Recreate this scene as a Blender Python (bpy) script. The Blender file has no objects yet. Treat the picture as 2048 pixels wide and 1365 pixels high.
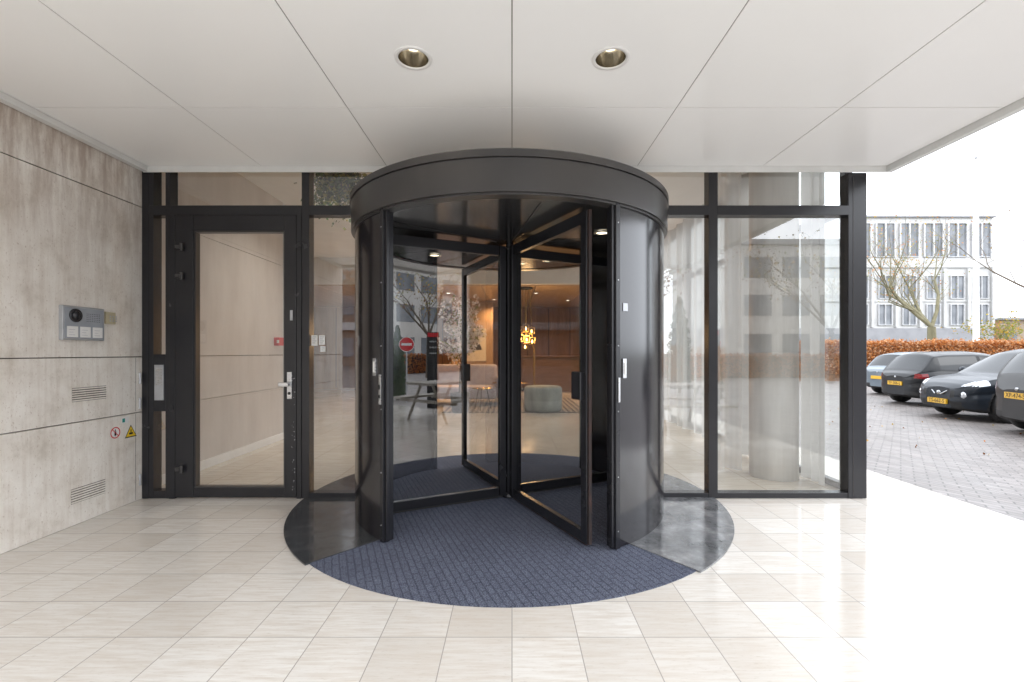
import bpy, math, random
import numpy as np
from mathutils import Vector, Matrix
random.seed(7); rng=np.random.default_rng(7)
scene=bpy.context.scene
scene.view_settings.view_transform='Standard'; scene.view_settings.look='None'; scene.view_settings.exposure=0
coll=scene.collection
R=math.radians
# ------------------------------------------------------------------ materials
def newmat(name):
    m=bpy.data.materials.new(name); m.use_nodes=True
    nt=m.node_tree; nt.nodes.clear()
    o=nt.nodes.new('ShaderNodeOutputMaterial')
    return m,nt,o
def N(nt,t,**kw):
    n=nt.nodes.new('ShaderNode'+t)
    for k,v in kw.items(): setattr(n,k,v)
    return n
def c4(c): return (c[0],c[1],c[2],1)
def posnode(nt,scale=(1,1,1),obj=False,rot=(0,0,0),loc=(0,0,0)):
    mp=N(nt,'Mapping'); mp.inputs['Scale'].default_value=scale
    mp.inputs['Rotation'].default_value=rot; mp.inputs['Location'].default_value=loc
    if obj:
        t=N(nt,'TexCoord'); nt.links.new(t.outputs['Object'],mp.inputs[0])
    else:
        g=N(nt,'NewGeometry'); nt.links.new(g.outputs['Position'],mp.inputs[0])
    return mp.outputs[0]
def ramp(nt,src,stops):
    r=N(nt,'ValToRGB'); e=r.color_ramp.elements
    while len(e)<len(stops): e.new(0.5)
    for i,(p,c) in enumerate(stops):
        e[i].position=p; e[i].color=c4(c) if len(c)==3 else c
    nt.links.new(src,r.inputs[0]); return r.outputs[0]
def mixc(nt,f,a,b,mode='MIX'):
    m=N(nt,'Mix',data_type='RGBA',blend_type=mode)
    for s,v in ((0,f),(6,a),(7,b)):
        if isinstance(v,(int,float)): m.inputs[s].default_value=v
        elif isinstance(v,tuple): m.inputs[s].default_value=c4(v)
        else: nt.links.new(v,m.inputs[s])
    return m.outputs[2]
def noise(nt,vec,scale,detail=4,rough=0.55):
    n=N(nt,'TexNoise'); n.inputs['Scale'].default_value=scale
    n.inputs['Detail'].default_value=detail; n.inputs['Roughness'].default_value=rough
    nt.links.new(vec,n.inputs['Vector']); return n.outputs[0]
def pm(name,c1,c2=None,scale=8,rough=0.5,rvar=0.04,metal=0,bump=0,stretch=(1,1,1),coat=0,spec=0.5,obj=False,bscale=None,stops=(0.35,0.65)):
    m,nt,o=newmat(name); p=N(nt,'BsdfPrincipled'); nt.links.new(p.outputs[0],o.inputs[0])
    if c2 is None: c2=tuple(x*0.85 for x in c1)
    v=posnode(nt,stretch,obj)
    n=noise(nt,v,scale)
    col=ramp(nt,n,[(stops[0],c1),(stops[1],c2)])
    nt.links.new(col,p.inputs['Base Color'])
    mr=N(nt,'MapRange'); mr.inputs[3].default_value=max(0.02,rough-rvar/2); mr.inputs[4].default_value=rough+rvar/2
    nt.links.new(n,mr.inputs[0]); nt.links.new(mr.outputs[0],p.inputs['Roughness'])
    p.inputs['Metallic'].default_value=metal; p.inputs['Coat Weight'].default_value=coat
    p.inputs['Coat Roughness'].default_value=0.05
    p.inputs['Specular IOR Level'].default_value=spec
    if bump:
        nb=noise(nt,v,bscale or scale*4)
        b=N(nt,'Bump'); b.inputs['Strength'].default_value=bump; b.inputs['Distance'].default_value=0.01
        nt.links.new(nb,b.inputs['Height']); nt.links.new(b.outputs[0],p.inputs['Normal'])
    return m
def glassmat(name,f0=0.09,tint=(0.93,0.95,0.94),rough=0.0):
    m,nt,o=newmat(name)
    lw=N(nt,'LayerWeight'); lw.inputs[0].default_value=0.5
    pw=N(nt,'Math',operation='POWER'); pw.inputs[1].default_value=4.0; nt.links.new(lw.outputs['Facing'],pw.inputs[0])
    ma=N(nt,'Math',operation='MULTIPLY_ADD'); ma.inputs[1].default_value=1-f0; ma.inputs[2].default_value=f0
    nt.links.new(pw.outputs[0],ma.inputs[0])
    t=N(nt,'BsdfTransparent'); t.inputs[0].default_value=c4(tint)
    g=N(nt,'BsdfGlossy'); g.inputs['Roughness'].default_value=rough; g.inputs[0].default_value=(1,1,1,1)
    x=N(nt,'MixShader'); nt.links.new(ma.outputs[0],x.inputs[0]); nt.links.new(t.outputs[0],x.inputs[1]); nt.links.new(g.outputs[0],x.inputs[2])
    nt.links.new(x.outputs[0],o.inputs[0]); return m
def leafmat(name,c1,c2,trans=0.3):
    m,nt,o=newmat(name)
    v=posnode(nt); n=noise(nt,v,3.0,3); col=ramp(nt,n,[(0.35,c1),(0.65,c2)])
    d=N(nt,'BsdfDiffuse'); nt.links.new(col,d.inputs[0])
    t=N(nt,'BsdfTranslucent'); nt.links.new(col,t.inputs[0])
    x=N(nt,'MixShader'); x.inputs[0].default_value=trans
    nt.links.new(d.outputs[0],x.inputs[1]); nt.links.new(t.outputs[0],x.inputs[2]); nt.links.new(x.outputs[0],o.inputs[0]); return m
def emat(name,c,s):
    m,nt,o=newmat(name); e=N(nt,'Emission'); e.inputs[0].default_value=c4(c); e.inputs[1].default_value=s
    nt.links.new(e.outputs[0],o.inputs[0]); return m

def tilemat(name,bw,rh,c1,c2,mortar,msize,rough=(0.15,0.4),streak=(1.2,9,1),off=0.0,rot=0,wet=False,bump=0.15,streakc=None,loc=(0,0,0),squash=1.0,mott=0.6):
    m,nt,o=newmat(name); p=N(nt,'BsdfPrincipled'); nt.links.new(p.outputs[0],o.inputs[0])
    v=posnode(nt,(1,1,1),rot=(0,0,rot),loc=loc)
    b=N(nt,'TexBrick'); b.offset=off; b.squash=squash
    b.inputs['Scale'].default_value=1; b.inputs['Brick Width'].default_value=bw; b.inputs['Row Height'].default_value=rh
    b.inputs['Mortar Size'].default_value=msize; b.inputs['Mortar Smooth'].default_value=0.1
    b.inputs['Color1'].default_value=c4(c1); b.inputs['Color2'].default_value=c4(c2); b.inputs['Mortar'].default_value=c4(mortar)
    nt.links.new(v,b.inputs['Vector'])
    if wet:
        s1=N(nt,'SeparateXYZ'); nt.links.new(v,s1.inputs[0]); cb=N(nt,'CombineXYZ')
        for i_,wd in ((0,bw),(1,rh)):
            dv=N(nt,'Math',operation='DIVIDE'); dv.inputs[1].default_value=wd; nt.links.new(s1.outputs[i_],dv.inputs[0])
            fl=N(nt,'Math',operation='FLOOR'); nt.links.new(dv.outputs[0],fl.inputs[0]); nt.links.new(fl.outputs[0],cb.inputs[i_])
        wn=N(nt,'TexWhiteNoise'); wn.noise_dimensions='3D'; nt.links.new(cb.outputs[0],wn.inputs[0])
        sc_=N(nt,'VectorMath',operation='SCALE'); sc_.inputs['Scale'].default_value=9.0; nt.links.new(wn.outputs[1],sc_.inputs[0])
        ad_=N(nt,'VectorMath',operation='ADD'); nt.links.new(posnode(nt,streak),ad_.inputs[0]); nt.links.new(sc_.outputs[0],ad_.inputs[1]); vs=ad_.outputs[0]
    else: vs=posnode(nt,streak)
    n1=noise(nt,vs,3.0,8,0.65)
    sc=streakc or tuple(x*0.72 for x in c1)
    f=ramp(nt,n1,[(0.40,(0,0,0)),(0.68,(1,1,1))])
    fm=N(nt,'Math',operation='MULTIPLY'); fm.inputs[1].default_value=mott; nt.links.new(f,fm.inputs[0])
    n2=noise(nt,posnode(nt),1.1,3)
    col=mixc(nt,fm.outputs[0],b.outputs['Color'],sc)
    if wet:
        n5=noise(nt,posnode(nt,(14,60,1)),2.0,5,0.7); col=mixc(nt,0.55,col,ramp(nt,n5,[(0.30,(0.72,0.68,0.63)),(0.43,(1,1,1))]),'MULTIPLY')
        col=mixc(nt,b.outputs['Fac'],col,mortar)
    else: col=mixc(nt,0.35,col,ramp(nt,n2,[(0.3,(0.78,0.77,0.75)),(0.7,(1,1,1))]),'MULTIPLY')
    nt.links.new(col,p.inputs['Base Color'])
    mr=N(nt,'MapRange'); mr.inputs[1].default_value=0.3; mr.inputs[2].default_value=0.7; mr.inputs[3].default_value=rough[0]; mr.inputs[4].default_value=rough[1]
    n3=noise(nt,posnode(nt),2.2,5); nt.links.new(n3,mr.inputs[0]); rg=mr.outputs[0]
    if wet:
        s=N(nt,'SeparateXYZ'); g=N(nt,'NewGeometry'); nt.links.new(g.outputs['Position'],s.inputs[0])
        a=N(nt,'MapRange'); a.inputs[1].default_value=0.2; a.inputs[2].default_value=2.2; a.inputs[3].default_value=1.0; a.inputs[4].default_value=0.4
        nt.links.new(s.outputs[0],a.inputs[0]); mm=N(nt,'Math',operation='MULTIPLY'); nt.links.new(rg,mm.inputs[0]); nt.links.new(a.outputs[0],mm.inputs[1]); rg=mm.outputs[0]
    nt.links.new(rg,p.inputs['Roughness'])
    bp=N(nt,'Bump'); bp.inputs['Strength'].default_value=bump; bp.inputs['Distance'].default_value=0.004
    inv=N(nt,'Math',operation='SUBTRACT'); inv.inputs[0].default_value=1; nt.links.new(b.outputs['Fac'],inv.inputs[1])
    nt.links.new(inv.outputs[0],bp.inputs['Height']); nt.links.new(bp.outputs[0],p.inputs['Normal'])
    return m

M={}
M['terrace']=tilemat('travertine_tiles',0.28,0.28,(0.605,0.565,0.515),(0.75,0.725,0.685),(0.36,0.335,0.305),0.0022,(0.14,0.27),(1.8,20,1),wet=True,streakc=(0.55,0.475,0.40),mott=0.62)
M['lobbyfloor']=tilemat('lobby_travertine',0.56,0.56,(0.58,0.51,0.42),(0.64,0.57,0.48),(0.36,0.29,0.22),0.003,(0.08,0.2),(1.4,8,1))
M['paving']=tilemat('clinker_paving',0.21,0.105,(0.165,0.148,0.14),(0.25,0.225,0.215),(0.07,0.063,0.058),0.007,(0.35,0.6),(2,2,1),off=0.5,rot=0.7,bump=0.5,mott=0.5)
def stonemat():
    m,nt,o=newmat('travertine_wall'); p=N(nt,'BsdfPrincipled'); nt.links.new(p.outputs[0],o.inputs[0])
    v=posnode(nt,(1,1.4,1.3)); n=noise(nt,v,3.0,10,0.68)
    col=ramp(nt,n,[(0.30,(0.60,0.545,0.475)),(0.45,(0.75,0.70,0.635)),(0.60,(0.82,0.78,0.72)),(0.78,(0.69,0.63,0.555))])
    st=noise(nt,posnode(nt,(14,14,0.9)),2.0,6,0.7); col=mixc(nt,0.36,col,ramp(nt,st,[(0.33,(0.68,0.61,0.55)),(0.54,(1,1,1))]),'MULTIPLY')
    s=N(nt,'SeparateXYZ'); g=N(nt,'NewGeometry'); nt.links.new(g.outputs['Position'],s.inputs[0])
    a=N(nt,'MapRange'); a.inputs[1].default_value=1.7; a.inputs[2].default_value=2.6; a.inputs[3].default_value=0; a.inputs[4].default_value=0.9
    nt.links.new(s.outputs[2],a.inputs[0])
    n2=noise(nt,posnode(nt,(6,6,1.0)),2.0,9,0.75); f=ramp(nt,n2,[(0.40,(0.0,0.0,0.0)),(0.60,(1,1,1))])
    mm=N(nt,'Math',operation='MULTIPLY'); nt.links.new(a.outputs[0],mm.inputs[0]); nt.links.new(f,mm.inputs[1])
    col=mixc(nt,mm.outputs[0],col,(0.43,0.345,0.285))
    pn=noise(nt,posnode(nt,(34,34,20)),2.6,5,0.75); pf=ramp(nt,pn,[(0.34,(1,1,1)),(0.40,(0,0,0))])
    pa=N(nt,'Math',operation='MULTIPLY'); pa.inputs[1].default_value=0.75; nt.links.new(pf,pa.inputs[0])
    col=mixc(nt,pa.outputs[0],col,(0.42,0.32,0.25)); nt.links.new(col,p.inputs['Base Color'])
    p.inputs['Roughness'].default_value=0.5
    b=N(nt,'Bump'); b.inputs['Strength'].default_value=0.3; b.inputs['Distance'].default_value=0.004; nt.links.new(pn,b.inputs['Height']); nt.links.new(b.outputs[0],p.inputs['Normal'])
    return m
M['stone']=stonemat()
M['innerwall']=pm('pinkish_stone',(0.53,0.48,0.445),(0.60,0.55,0.51),2,0.45,stretch=(2,2,0.5))
M['column']=pm('column_stone',(0.52,0.49,0.45),(0.62,0.59,0.55),3,0.35,stretch=(3,3,0.3))
M['black']=pm('black_powdercoat',(0.015,0.015,0.018),(0.018,0.018,0.021),3,0.27,0.02,spec=0.45)
M['drum']=pm('black_gloss_paint',(0.012,0.011,0.013),(0.014,0.012,0.015),3,0.15,0.02,spec=0.8)
M['ring']=pm('dark_anodised',(0.050,0.048,0.048),(0.058,0.055,0.054),3,0.30,0.03,spec=0.5,metal=0.3)
M['drumceil']=pm('dark_ceiling_panel',(0.022,0.022,0.023),(0.028,0.027,0.027),3,0.13,0.02,spec=0.7)
M['panel']=pm('white_enamel_panel',(0.93,0.925,0.91),(0.915,0.91,0.895),1.2,0.26,0.03,spec=0.30)
M['sealant']=pm('grey_sealant',(0.30,0.28,0.25),(0.26,0.24,0.215),9,0.8)
M['rim']=pm('canopy_rim_paint',(0.74,0.74,0.72),(0.68,0.68,0.66),4,0.35)
M['dark']=pm('dark_void',(0.02,0.02,0.02),None,5,0.8)
M['joint']=pm('dark_joint',(0.10,0.08,0.065),None,5,0.9)  # dark brown backing for the wall joints and vents
M['white']=pm('white_paint',(0.78,0.77,0.75),(0.74,0.73,0.71),3,0.5)
M['steel']=pm('brushed_steel',(0.62,0.62,0.63),(0.5,0.5,0.51),20,0.28,0.1,metal=1,stretch=(1,1,8))
M['silver']=pm('silver_plate',(0.50,0.51,0.53),(0.42,0.43,0.45),10,0.4,0.1,metal=0.6)
M['chrome']=pm('reflector_chrome',(0.50,0.46,0.38),(0.45,0.41,0.34),10,0.18,0.05,metal=1)
M['glass']=glassmat('clear_glass',0.16,(0.92,0.94,0.93))
M['glassd']=glassmat('door_pane_glass',0.12,(0.93,0.95,0.95))
M['wingglass']=glassmat('wing_glass',0.18,(0.94,0.955,0.95))
M['rust']=pm('worn_edge_seal',(0.045,0.022,0.018),(0.018,0.014,0.014),30,0.8,stretch=(1,1,0.4))
def matmat():
    m,nt,o=newmat('ribbed_entrance_mat'); p=N(nt,'BsdfPrincipled'); nt.links.new(p.outputs[0],o.inputs[0])
    v=posnode(nt,(1,1,1),rot=(0,0,R(68)))
    n=noise(nt,v,150,3,0.8); col=ramp(nt,n,[(0.36,(0.060,0.067,0.098)),(0.50,(0.115,0.128,0.175)),(0.64,(0.24,0.26,0.33))])
    b=N(nt,'TexBrick'); b.offset=0.5
    for k,x in (('Scale',1),('Brick Width',0.09),('Row Height',0.040),('Mortar Size',0.006),('Mortar Smooth',1.0)): b.inputs[k].default_value=x
    b.inputs['Color1'].default_value=(1,1,1,1); b.inputs['Color2'].default_value=(0.90,0.90,0.90,1); b.inputs['Mortar'].default_value=(0.60,0.60,0.63,1)
    wv=N(nt,'VectorMath',operation='ADD'); nn=N(nt,'TexNoise'); nn.inputs['Scale'].default_value=40; nt.links.new(v,nn.inputs['Vector'])
    sc=N(nt,'VectorMath',operation='SCALE'); sc.inputs['Scale'].default_value=0.012; nt.links.new(nn.outputs[1],sc.inputs[0]); nt.links.new(v,wv.inputs[0]); nt.links.new(sc.outputs[0],wv.inputs[1])
    nt.links.new(wv.outputs[0],b.inputs['Vector']); col=mixc(nt,1.0,col,b.outputs['Color'],'MULTIPLY')
    big=noise(nt,v,2.5,3); col=mixc(nt,0.5,col,ramp(nt,big,[(0.35,(0.78,0.78,0.80)),(0.65,(1,1,1))]),'MULTIPLY'); nt.links.new(col,p.inputs['Base Color'])
    p.inputs['Roughness'].default_value=0.95; p.inputs['Specular IOR Level'].default_value=0.1
    ad=N(nt,'Math',operation='SUBTRACT'); nt.links.new(n,ad.inputs[0]); nt.links.new(b.outputs['Fac'],ad.inputs[1])
    bp=N(nt,'Bump'); bp.inputs['Strength'].default_value=0.8; bp.inputs['Distance'].default_value=0.005; nt.links.new(ad.outputs[0],bp.inputs['Height']); nt.links.new(bp.outputs[0],p.inputs['Normal'])
    return m
M['mat']=matmat()
def wetmat():
    m,nt,o=newmat('wet_dark_stone'); p=N(nt,'BsdfPrincipled'); nt.links.new(p.outputs[0],o.inputs[0])
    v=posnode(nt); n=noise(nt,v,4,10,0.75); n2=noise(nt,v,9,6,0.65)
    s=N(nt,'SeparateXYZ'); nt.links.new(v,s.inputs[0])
    sheen_x=N(nt,'MapRange'); sheen_x.inputs[1].default_value=-0.5; sheen_x.inputs[2].default_value=0.9; nt.links.new(s.outputs[0],sheen_x.inputs[0])  # lighter stone colour towards the right imitates the bright sheen there
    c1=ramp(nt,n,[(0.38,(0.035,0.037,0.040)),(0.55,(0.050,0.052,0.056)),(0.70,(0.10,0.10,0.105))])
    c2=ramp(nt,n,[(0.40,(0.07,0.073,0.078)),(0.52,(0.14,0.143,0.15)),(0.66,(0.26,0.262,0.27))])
    nt.links.new(mixc(nt,sheen_x.outputs[0],c1,c2),p.inputs['Base Color'])
    mr=ramp(nt,n2,[(0.42,(0.08,0.08,0.08)),(0.60,(0.22,0.22,0.22))]); nt.links.new(mr,p.inputs['Roughness']); p.inputs['Specular IOR Level'].default_value=0.8
    return m
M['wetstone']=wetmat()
# ------------------------------------------------------------------ mesh builder
class B:
    def __init__(s): s.v=[]; s.f=[]; s.m=[]; s.sm=[]
    def add(s,vs,fs,mi=0,sm=False):
        o=len(s.v); s.v+= [tuple(x) for x in vs]
        for f in fs: s.f.append([i+o for i in f]); s.m.append(mi); s.sm.append(sm)
    def box(s,x0,x1,y0,y1,z0,z1,mi=0):
        vs=[(x,y,z) for z in (z0,z1) for y in (y0,y1) for x in (x0,x1)]
        s.add(vs,[(0,2,3,1),(4,5,7,6),(0,1,5,4),(2,6,7,3),(0,4,6,2),(1,3,7,5)],mi)
    def obox(s,c,u,hu,hn,hz,mi=0):
        c=Vector(c); u=Vector(u).normalized(); n=Vector((-u.y,u.x,0)); z=Vector((0,0,1))
        vs=[c+u*a*hu+n*b*hn+z*d*hz for d in (-1,1) for b in (-1,1) for a in (-1,1)]
        s.add(vs,[(0,2,3,1),(4,5,7,6),(0,1,5,4),(2,6,7,3),(0,4,6,2),(1,3,7,5)],mi)
    def quad(s,a,b,c,d,mi=0): s.add([a,b,c,d],[(0,1,2,3)],mi)
    def tube(s,p0,p1,r0,r1=None,n=12,caps=True,mi=0,sm=True):
        if r1 is None: r1=r0
        p0=Vector(p0);p1=Vector(p1); d=(p1-p0).normalized()
        a=Vector((0,0,1)) if abs(d.z)<0.9 else Vector((1,0,0))
        u=d.cross(a).normalized(); w=d.cross(u)
        vs=[];
        for p,r in ((p0,r0),(p1,r1)):
            for i in range(n):
                t=2*math.pi*i/n; vs.append(p+(u*math.cos(t)+w*math.sin(t))*r)
        fs=[(i,(i+1)%n,n+(i+1)%n,n+i) for i in range(n)]
        s.add(vs,fs,mi,sm)
        if caps:
            s.add(vs[:n],[tuple(range(n))[::-1]],mi); s.add(vs[n:],[tuple(range(n))],mi)
    def lathe(s,c,prof,n=32,mi=0,sm=True,axis='z',hard=False):
        if hard:
            for k in range(len(prof)-1): s.lathe(c,prof[k:k+2],n,mi,sm,axis)
            return
        vs=[];
        for r,z in prof:
            for i in range(n):
                t=2*math.pi*i/n
                if axis=='z': vs.append((c[0]+r*math.cos(t),c[1]+r*math.sin(t),c[2]+z))
                elif axis=='y': vs.append((c[0]+r*math.cos(t),c[1]+z,c[2]+r*math.sin(t)))
                else: vs.append((c[0]+z,c[1]+r*math.cos(t),c[2]+r*math.sin(t)))
        fs=[]
        for k in range(len(prof)-1):
            for i in range(n): fs.append((k*n+i,k*n+(i+1)%n,(k+1)*n+(i+1)%n,(k+1)*n+i))
        s.add(vs,fs,mi,sm)
    def arc(s,cx,cy,r0,r1,a0,a1,z0,z1,n=40,mi=0):
        P4=[]
        for k in range(n+1):
            a=R(a0+(a1-a0)*k/n)
            for r in (r0,r1):
                for z in (z0,z1): P4.append((cx+r*math.sin(a),cy-r*math.cos(a),z))
        A=[];C=[];E_=[];G=[]
        for k in range(n+1):
            A+= [P4[4*k],P4[4*k+1]]; C+=[P4[4*k+2],P4[4*k+3]]; E_+=[P4[4*k],P4[4*k+2]]; G+=[P4[4*k+1],P4[4*k+3]]
        fs=[(2*k,2*k+1,2*k+3,2*k+2) for k in range(n)]; fr=[f[::-1] for f in fs]
        s.add(A,fs,mi,True); s.add(C,fr,mi,True); s.add(E_,fr,mi,False); s.add(G,fs,mi,False)
        s.add(P4,[(0,2,3,1),(4*n,4*n+1,4*n+3,4*n+2)],mi,False)
    def build(s,name,mats,parent=None,label=None,cat=None,bevel=0,kind=None,group=None,origin=None,local=False,sub=0):
        me=bpy.data.meshes.new(name)
        vs=np.array([tuple(v) for v in s.v],dtype=float)
        if parent is not None:
            og=np.array(ORG.get(parent.name,(0,0,0))) if not local else np.zeros(3)
        else:
            og=np.array(origin) if origin is not None else np.array([(vs[:,0].min()+vs[:,0].max())/2,(vs[:,1].min()+vs[:,1].max())/2,vs[:,2].min()])
        vs=vs-og
        me.from_pydata(vs.tolist(),[],s.f)
        if not isinstance(mats,(list,tuple)): mats=[mats]
        for mm in mats: me.materials.append(M[mm] if isinstance(mm,str) else mm)
        me.polygons.foreach_set('material_index',s.m); me.polygons.foreach_set('use_smooth',s.sm)
        me.update()
        ob=bpy.data.objects.new(name,me); coll.objects.link(ob)
        if parent is not None: ob.parent=parent; ORG[ob.name]=tuple(og)
        else: ob.location=og; ORG[ob.name]=tuple(og)
        if bevel:
            b=ob.modifiers.new('bevel','BEVEL'); b.width=bevel; b.segments=2; b.limit_method='ANGLE'; b.angle_limit=R(40)
        meta(ob,label,cat,kind,group); return ob
ORG={}
def meta(ob,label=None,cat=None,kind=None,group=None):
    if label: ob['label']=label
    if cat: ob['category']=cat
    if kind: ob['kind']=kind
    if group: ob['group']=group
def empty(name,loc,label,cat,group=None,rot=0):
    e=bpy.data.objects.new(name,None); e.empty_display_size=0.2; e.location=loc; e.rotation_euler=(0,0,rot); coll.objects.link(e)
    ORG[e.name]=tuple(loc); meta(e,label,cat,None,group); return e
def light(name,typ,loc,energy,color=(1,1,1),parent=None,**kw):
    l=bpy.data.lights.new(name,typ); l.energy=energy; l.color=color
    for k,v in kw.items(): setattr(l,k,v)
    o=bpy.data.objects.new(name,l); coll.objects.link(o); o.location=loc
    if parent: o.parent=parent; og=ORG[parent.name]; o.location=[loc[i]-og[i] for i in range(3)]
    return o
def text(name,body,size,loc,rot,mat,parent,local=True):
    cu=bpy.data.curves.new(name,'FONT'); cu.body=body; cu.size=size; cu.align_x='CENTER'; cu.align_y='CENTER'; cu.extrude=0.0008
    t=bpy.data.objects.new(name+'_tmp',cu); coll.objects.link(t)
    bpy.context.view_layer.update()
    me=bpy.data.meshes.new_from_object(t.evaluated_get(bpy.context.evaluated_depsgraph_get()))
    bpy.data.objects.remove(t)
    me.materials.clear(); me.materials.append(mat)
    o=bpy.data.objects.new(name,me); coll.objects.link(o); o.parent=parent; o.location=loc; o.rotation_euler=rot; return o

# ------------------------------------------------------------------ camera geometry constants
H=1.21; D=3.85; F=923.0; S=F/D
FX=lambda px:(px-1023)/S
FZ=lambda py:H-(py-705)/S
cam=bpy.data.cameras.new('camera'); co=bpy.data.objects.new('camera',cam); coll.objects.link(co)
cam.sensor_width=36; cam.lens=F/2048*36; cam.shift_y=0.011; cam.clip_end=2000; cam.clip_start=0.05
co.location=(0,0,H); co.rotation_euler=(R(90),0,0); scene.camera=co
# ------------------------------------------------------------------ world
w=bpy.data.worlds.new('World'); scene.world=w; w.use_nodes=True; nt=w.node_tree; nt.nodes.clear()
ow=nt.nodes.new('ShaderNodeOutputWorld'); bg=nt.nodes.new('ShaderNodeBackground'); sk=nt.nodes.new('ShaderNodeTexSky')
sk.sky_type='NISHITA'; sk.sun_disc=False; sk.sun_elevation=R(38); sk.sun_rotation=R(140); sk.dust_density=4; sk.air_density=1.0
hs=nt.nodes.new('ShaderNodeHueSaturation'); hs.inputs['Saturation'].default_value=0.12
nt.links.new(sk.outputs[0],hs.inputs['Color'])
mx=nt.nodes.new('ShaderNodeMix'); mx.data_type='RGBA'; mx.inputs[0].default_value=0.75; mx.inputs[7].default_value=(31.5,33.2,35.8,1)
nt.links.new(hs.outputs[0],mx.inputs[6]); nt.links.new(mx.outputs[2],bg.inputs[0]); bg.inputs[1].default_value=0.15
nt.links.new(bg.outputs[0],ow.inputs[0])
sun=light('sun','SUN',(0,0,20),0.5,(1,0.98,0.95),angle=R(25)); sun.rotation_euler=(R(52),0,R(40))

# ------------------------------------------------------------------ ground
b=B(); b.quad((-500,-500,-0.32),(500,-500,-0.32),(500,500,-0.32),(-500,500,-0.32))
M['grass']=pm('far_ground',(0.07,0.08,0.04),(0.12,0.11,0.07),0.5,0.9)
b.build('ground','grass',kind='structure',label='flat ground running to the horizon',cat='ground')
def pz(x): return -0.02 if x<3.7 else (-0.25 if x>6.5 else -0.02-0.23*(x-3.7)/2.8)
b=B(); xs=[-30,3.5,3.7,4.4,5.1,5.8,6.5,60]
for i in range(len(xs)-1):
    b.quad((xs[i],-40,pz(xs[i])),(xs[i+1],-40,pz(xs[i+1])),(xs[i+1],23.4,pz(xs[i+1])),(xs[i],23.4,pz(xs[i])))
b.build('parking_pavement','paving',kind='structure',label='grey clinker brick paving of the car park',cat='pavement')
b=B(); b.box(-3.3,3.66,-8,3.88,-0.2,0); b.box(2.92,3.66,3.88,14,-0.2,0); b.box(-9,-3.3,-8,-0.8,-0.2,0)  # unseen stretch behind the camera extended to bounce light up to the canopy
b.build('terrace','terrace',kind='structure',label='wet beige travertine tile terrace at the entrance',cat='floor')
b=B(); b.box(-8,2.92,3.881,15.3,-0.2,0)
b.build('lobby_floor','lobbyfloor',kind='structure',label='polished cream travertine lobby floor',cat='floor')
# ------------------------------------------------------------------ mat and wet stone
CX,CY=-0.02,D
b=B(); n=96
b.add([(CX,CY,0.006)]+[(CX+1.665*math.sin(2*math.pi*i/n),CY-1.665*math.cos(2*math.pi*i/n),0.006) for i in range(n)],[(0,1+i,1+(i+1)%n) for i in range(n)][:])
for i in range(n):
    a=2*math.pi*i/n;a2=2*math.pi*(i+1)/n
    b.quad((CX+1.665*math.sin(a),CY-1.665*math.cos(a),0.0005),(CX+1.665*math.sin(a2),CY-1.665*math.cos(a2),0.0005),(CX+1.665*math.sin(a2),CY-1.665*math.cos(a2),0.006),(CX+1.665*math.sin(a),CY-1.665*math.cos(a),0.006))
b.build('entrance_mat','mat',label='round blue grey ribbed mat under the revolving door',cat='mat')
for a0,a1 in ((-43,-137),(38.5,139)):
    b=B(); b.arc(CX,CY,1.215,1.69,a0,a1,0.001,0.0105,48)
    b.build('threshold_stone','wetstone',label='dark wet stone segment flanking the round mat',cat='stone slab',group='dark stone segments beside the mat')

# ------------------------------------------------------------------ revolving door
rd=empty('revolving_door',(CX,CY,0),'black four wing revolving door with curved drum walls','revolving door')
def P(a,r,z=0): a=R(a); return Vector((CX+r*math.sin(a),CY-r*math.cos(a),z))
ZT=2.12; RW=1.222
for a0,a1 in ((-40.6,-139),(32.6,141)):
    b=B(); b.arc(CX,CY,RW-0.035,RW,a0,a1,0.012,ZT,64)
    dw=b.build('drum_wall','drum',rd)
    b=B()
    for a in (a0,a1):
        t=Vector((math.cos(R(a)),math.sin(R(a)),0)); s=1 if a<0 else -1
        if a in (a1,): s=-s
        c=P(a,RW-0.025)
        b.obox((c.x,c.y,ZT/2+0.006),t,0.018,0.040,ZT/2-0.006)
        c=P(a,RW-0.01)+t*(s*0.028)
        b.obox((c.x,c.y,ZT/2+0.006),t,0.011,0.012,ZT/2-0.012)
    b.build('jamb','black',dw,bevel=0.003)
    b=B()
    for z in (0.12,0.45,0.85,1.25,1.65,2.0):
        c=P(a0,RW+0.014,z); d=P(a0,RW+0.018,z); b.tube(c,d,0.004,0.003,8)
    b.build('screw','steel',dw)
def plate(a,r,z,w,h,mt,par,name,th=0.004):
    b=B(); c=P(a,r,z); t=Vector((math.cos(R(a)),math.sin(R(a)),0)); b.obox(c,t,w/2,th,h/2); return b.build(name,mt,par,bevel=0.0015)
plate(-45.2,RW+0.004,1.115,0.035,0.115,'steel',rd,'key_plate'); plate(-45.2,RW+0.009,1.115,0.013,0.07,'white',rd,'key_slot')
plate(-41,RW+0.018,0.975,0.022,0.19,'steel',rd,'lock_plate'); plate(-41,RW+0.023,0.99,0.009,0.03,'dark',rd,'lock_slot');plate(-41,RW+0.023,0.93,0.012,0.02,'dark',rd,'lock_slot')
plate(35.7,RW+0.004,1.11,0.033,0.12,'steel',rd,'key_plate'); plate(35.7,RW+0.009,1.11,0.013,0.07,'white',rd,'key_slot')
plate(32.8,RW+0.018,0.98,0.016,0.15,'steel',rd,'lock_plate')
plate(36.2,RW+0.002,1.49,0.045,0.05,'silver',rd,'maker_badge',0.002)
b=B(); prof=[(1.16,2.105),(1.235,2.105),(1.235,2.118),(1.25,2.118),(1.25,2.308),(1.243,2.308),(1.243,2.314),(1.258,2.314),(1.258,2.355),(1.25,2.362),(1.22,2.362)]
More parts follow.
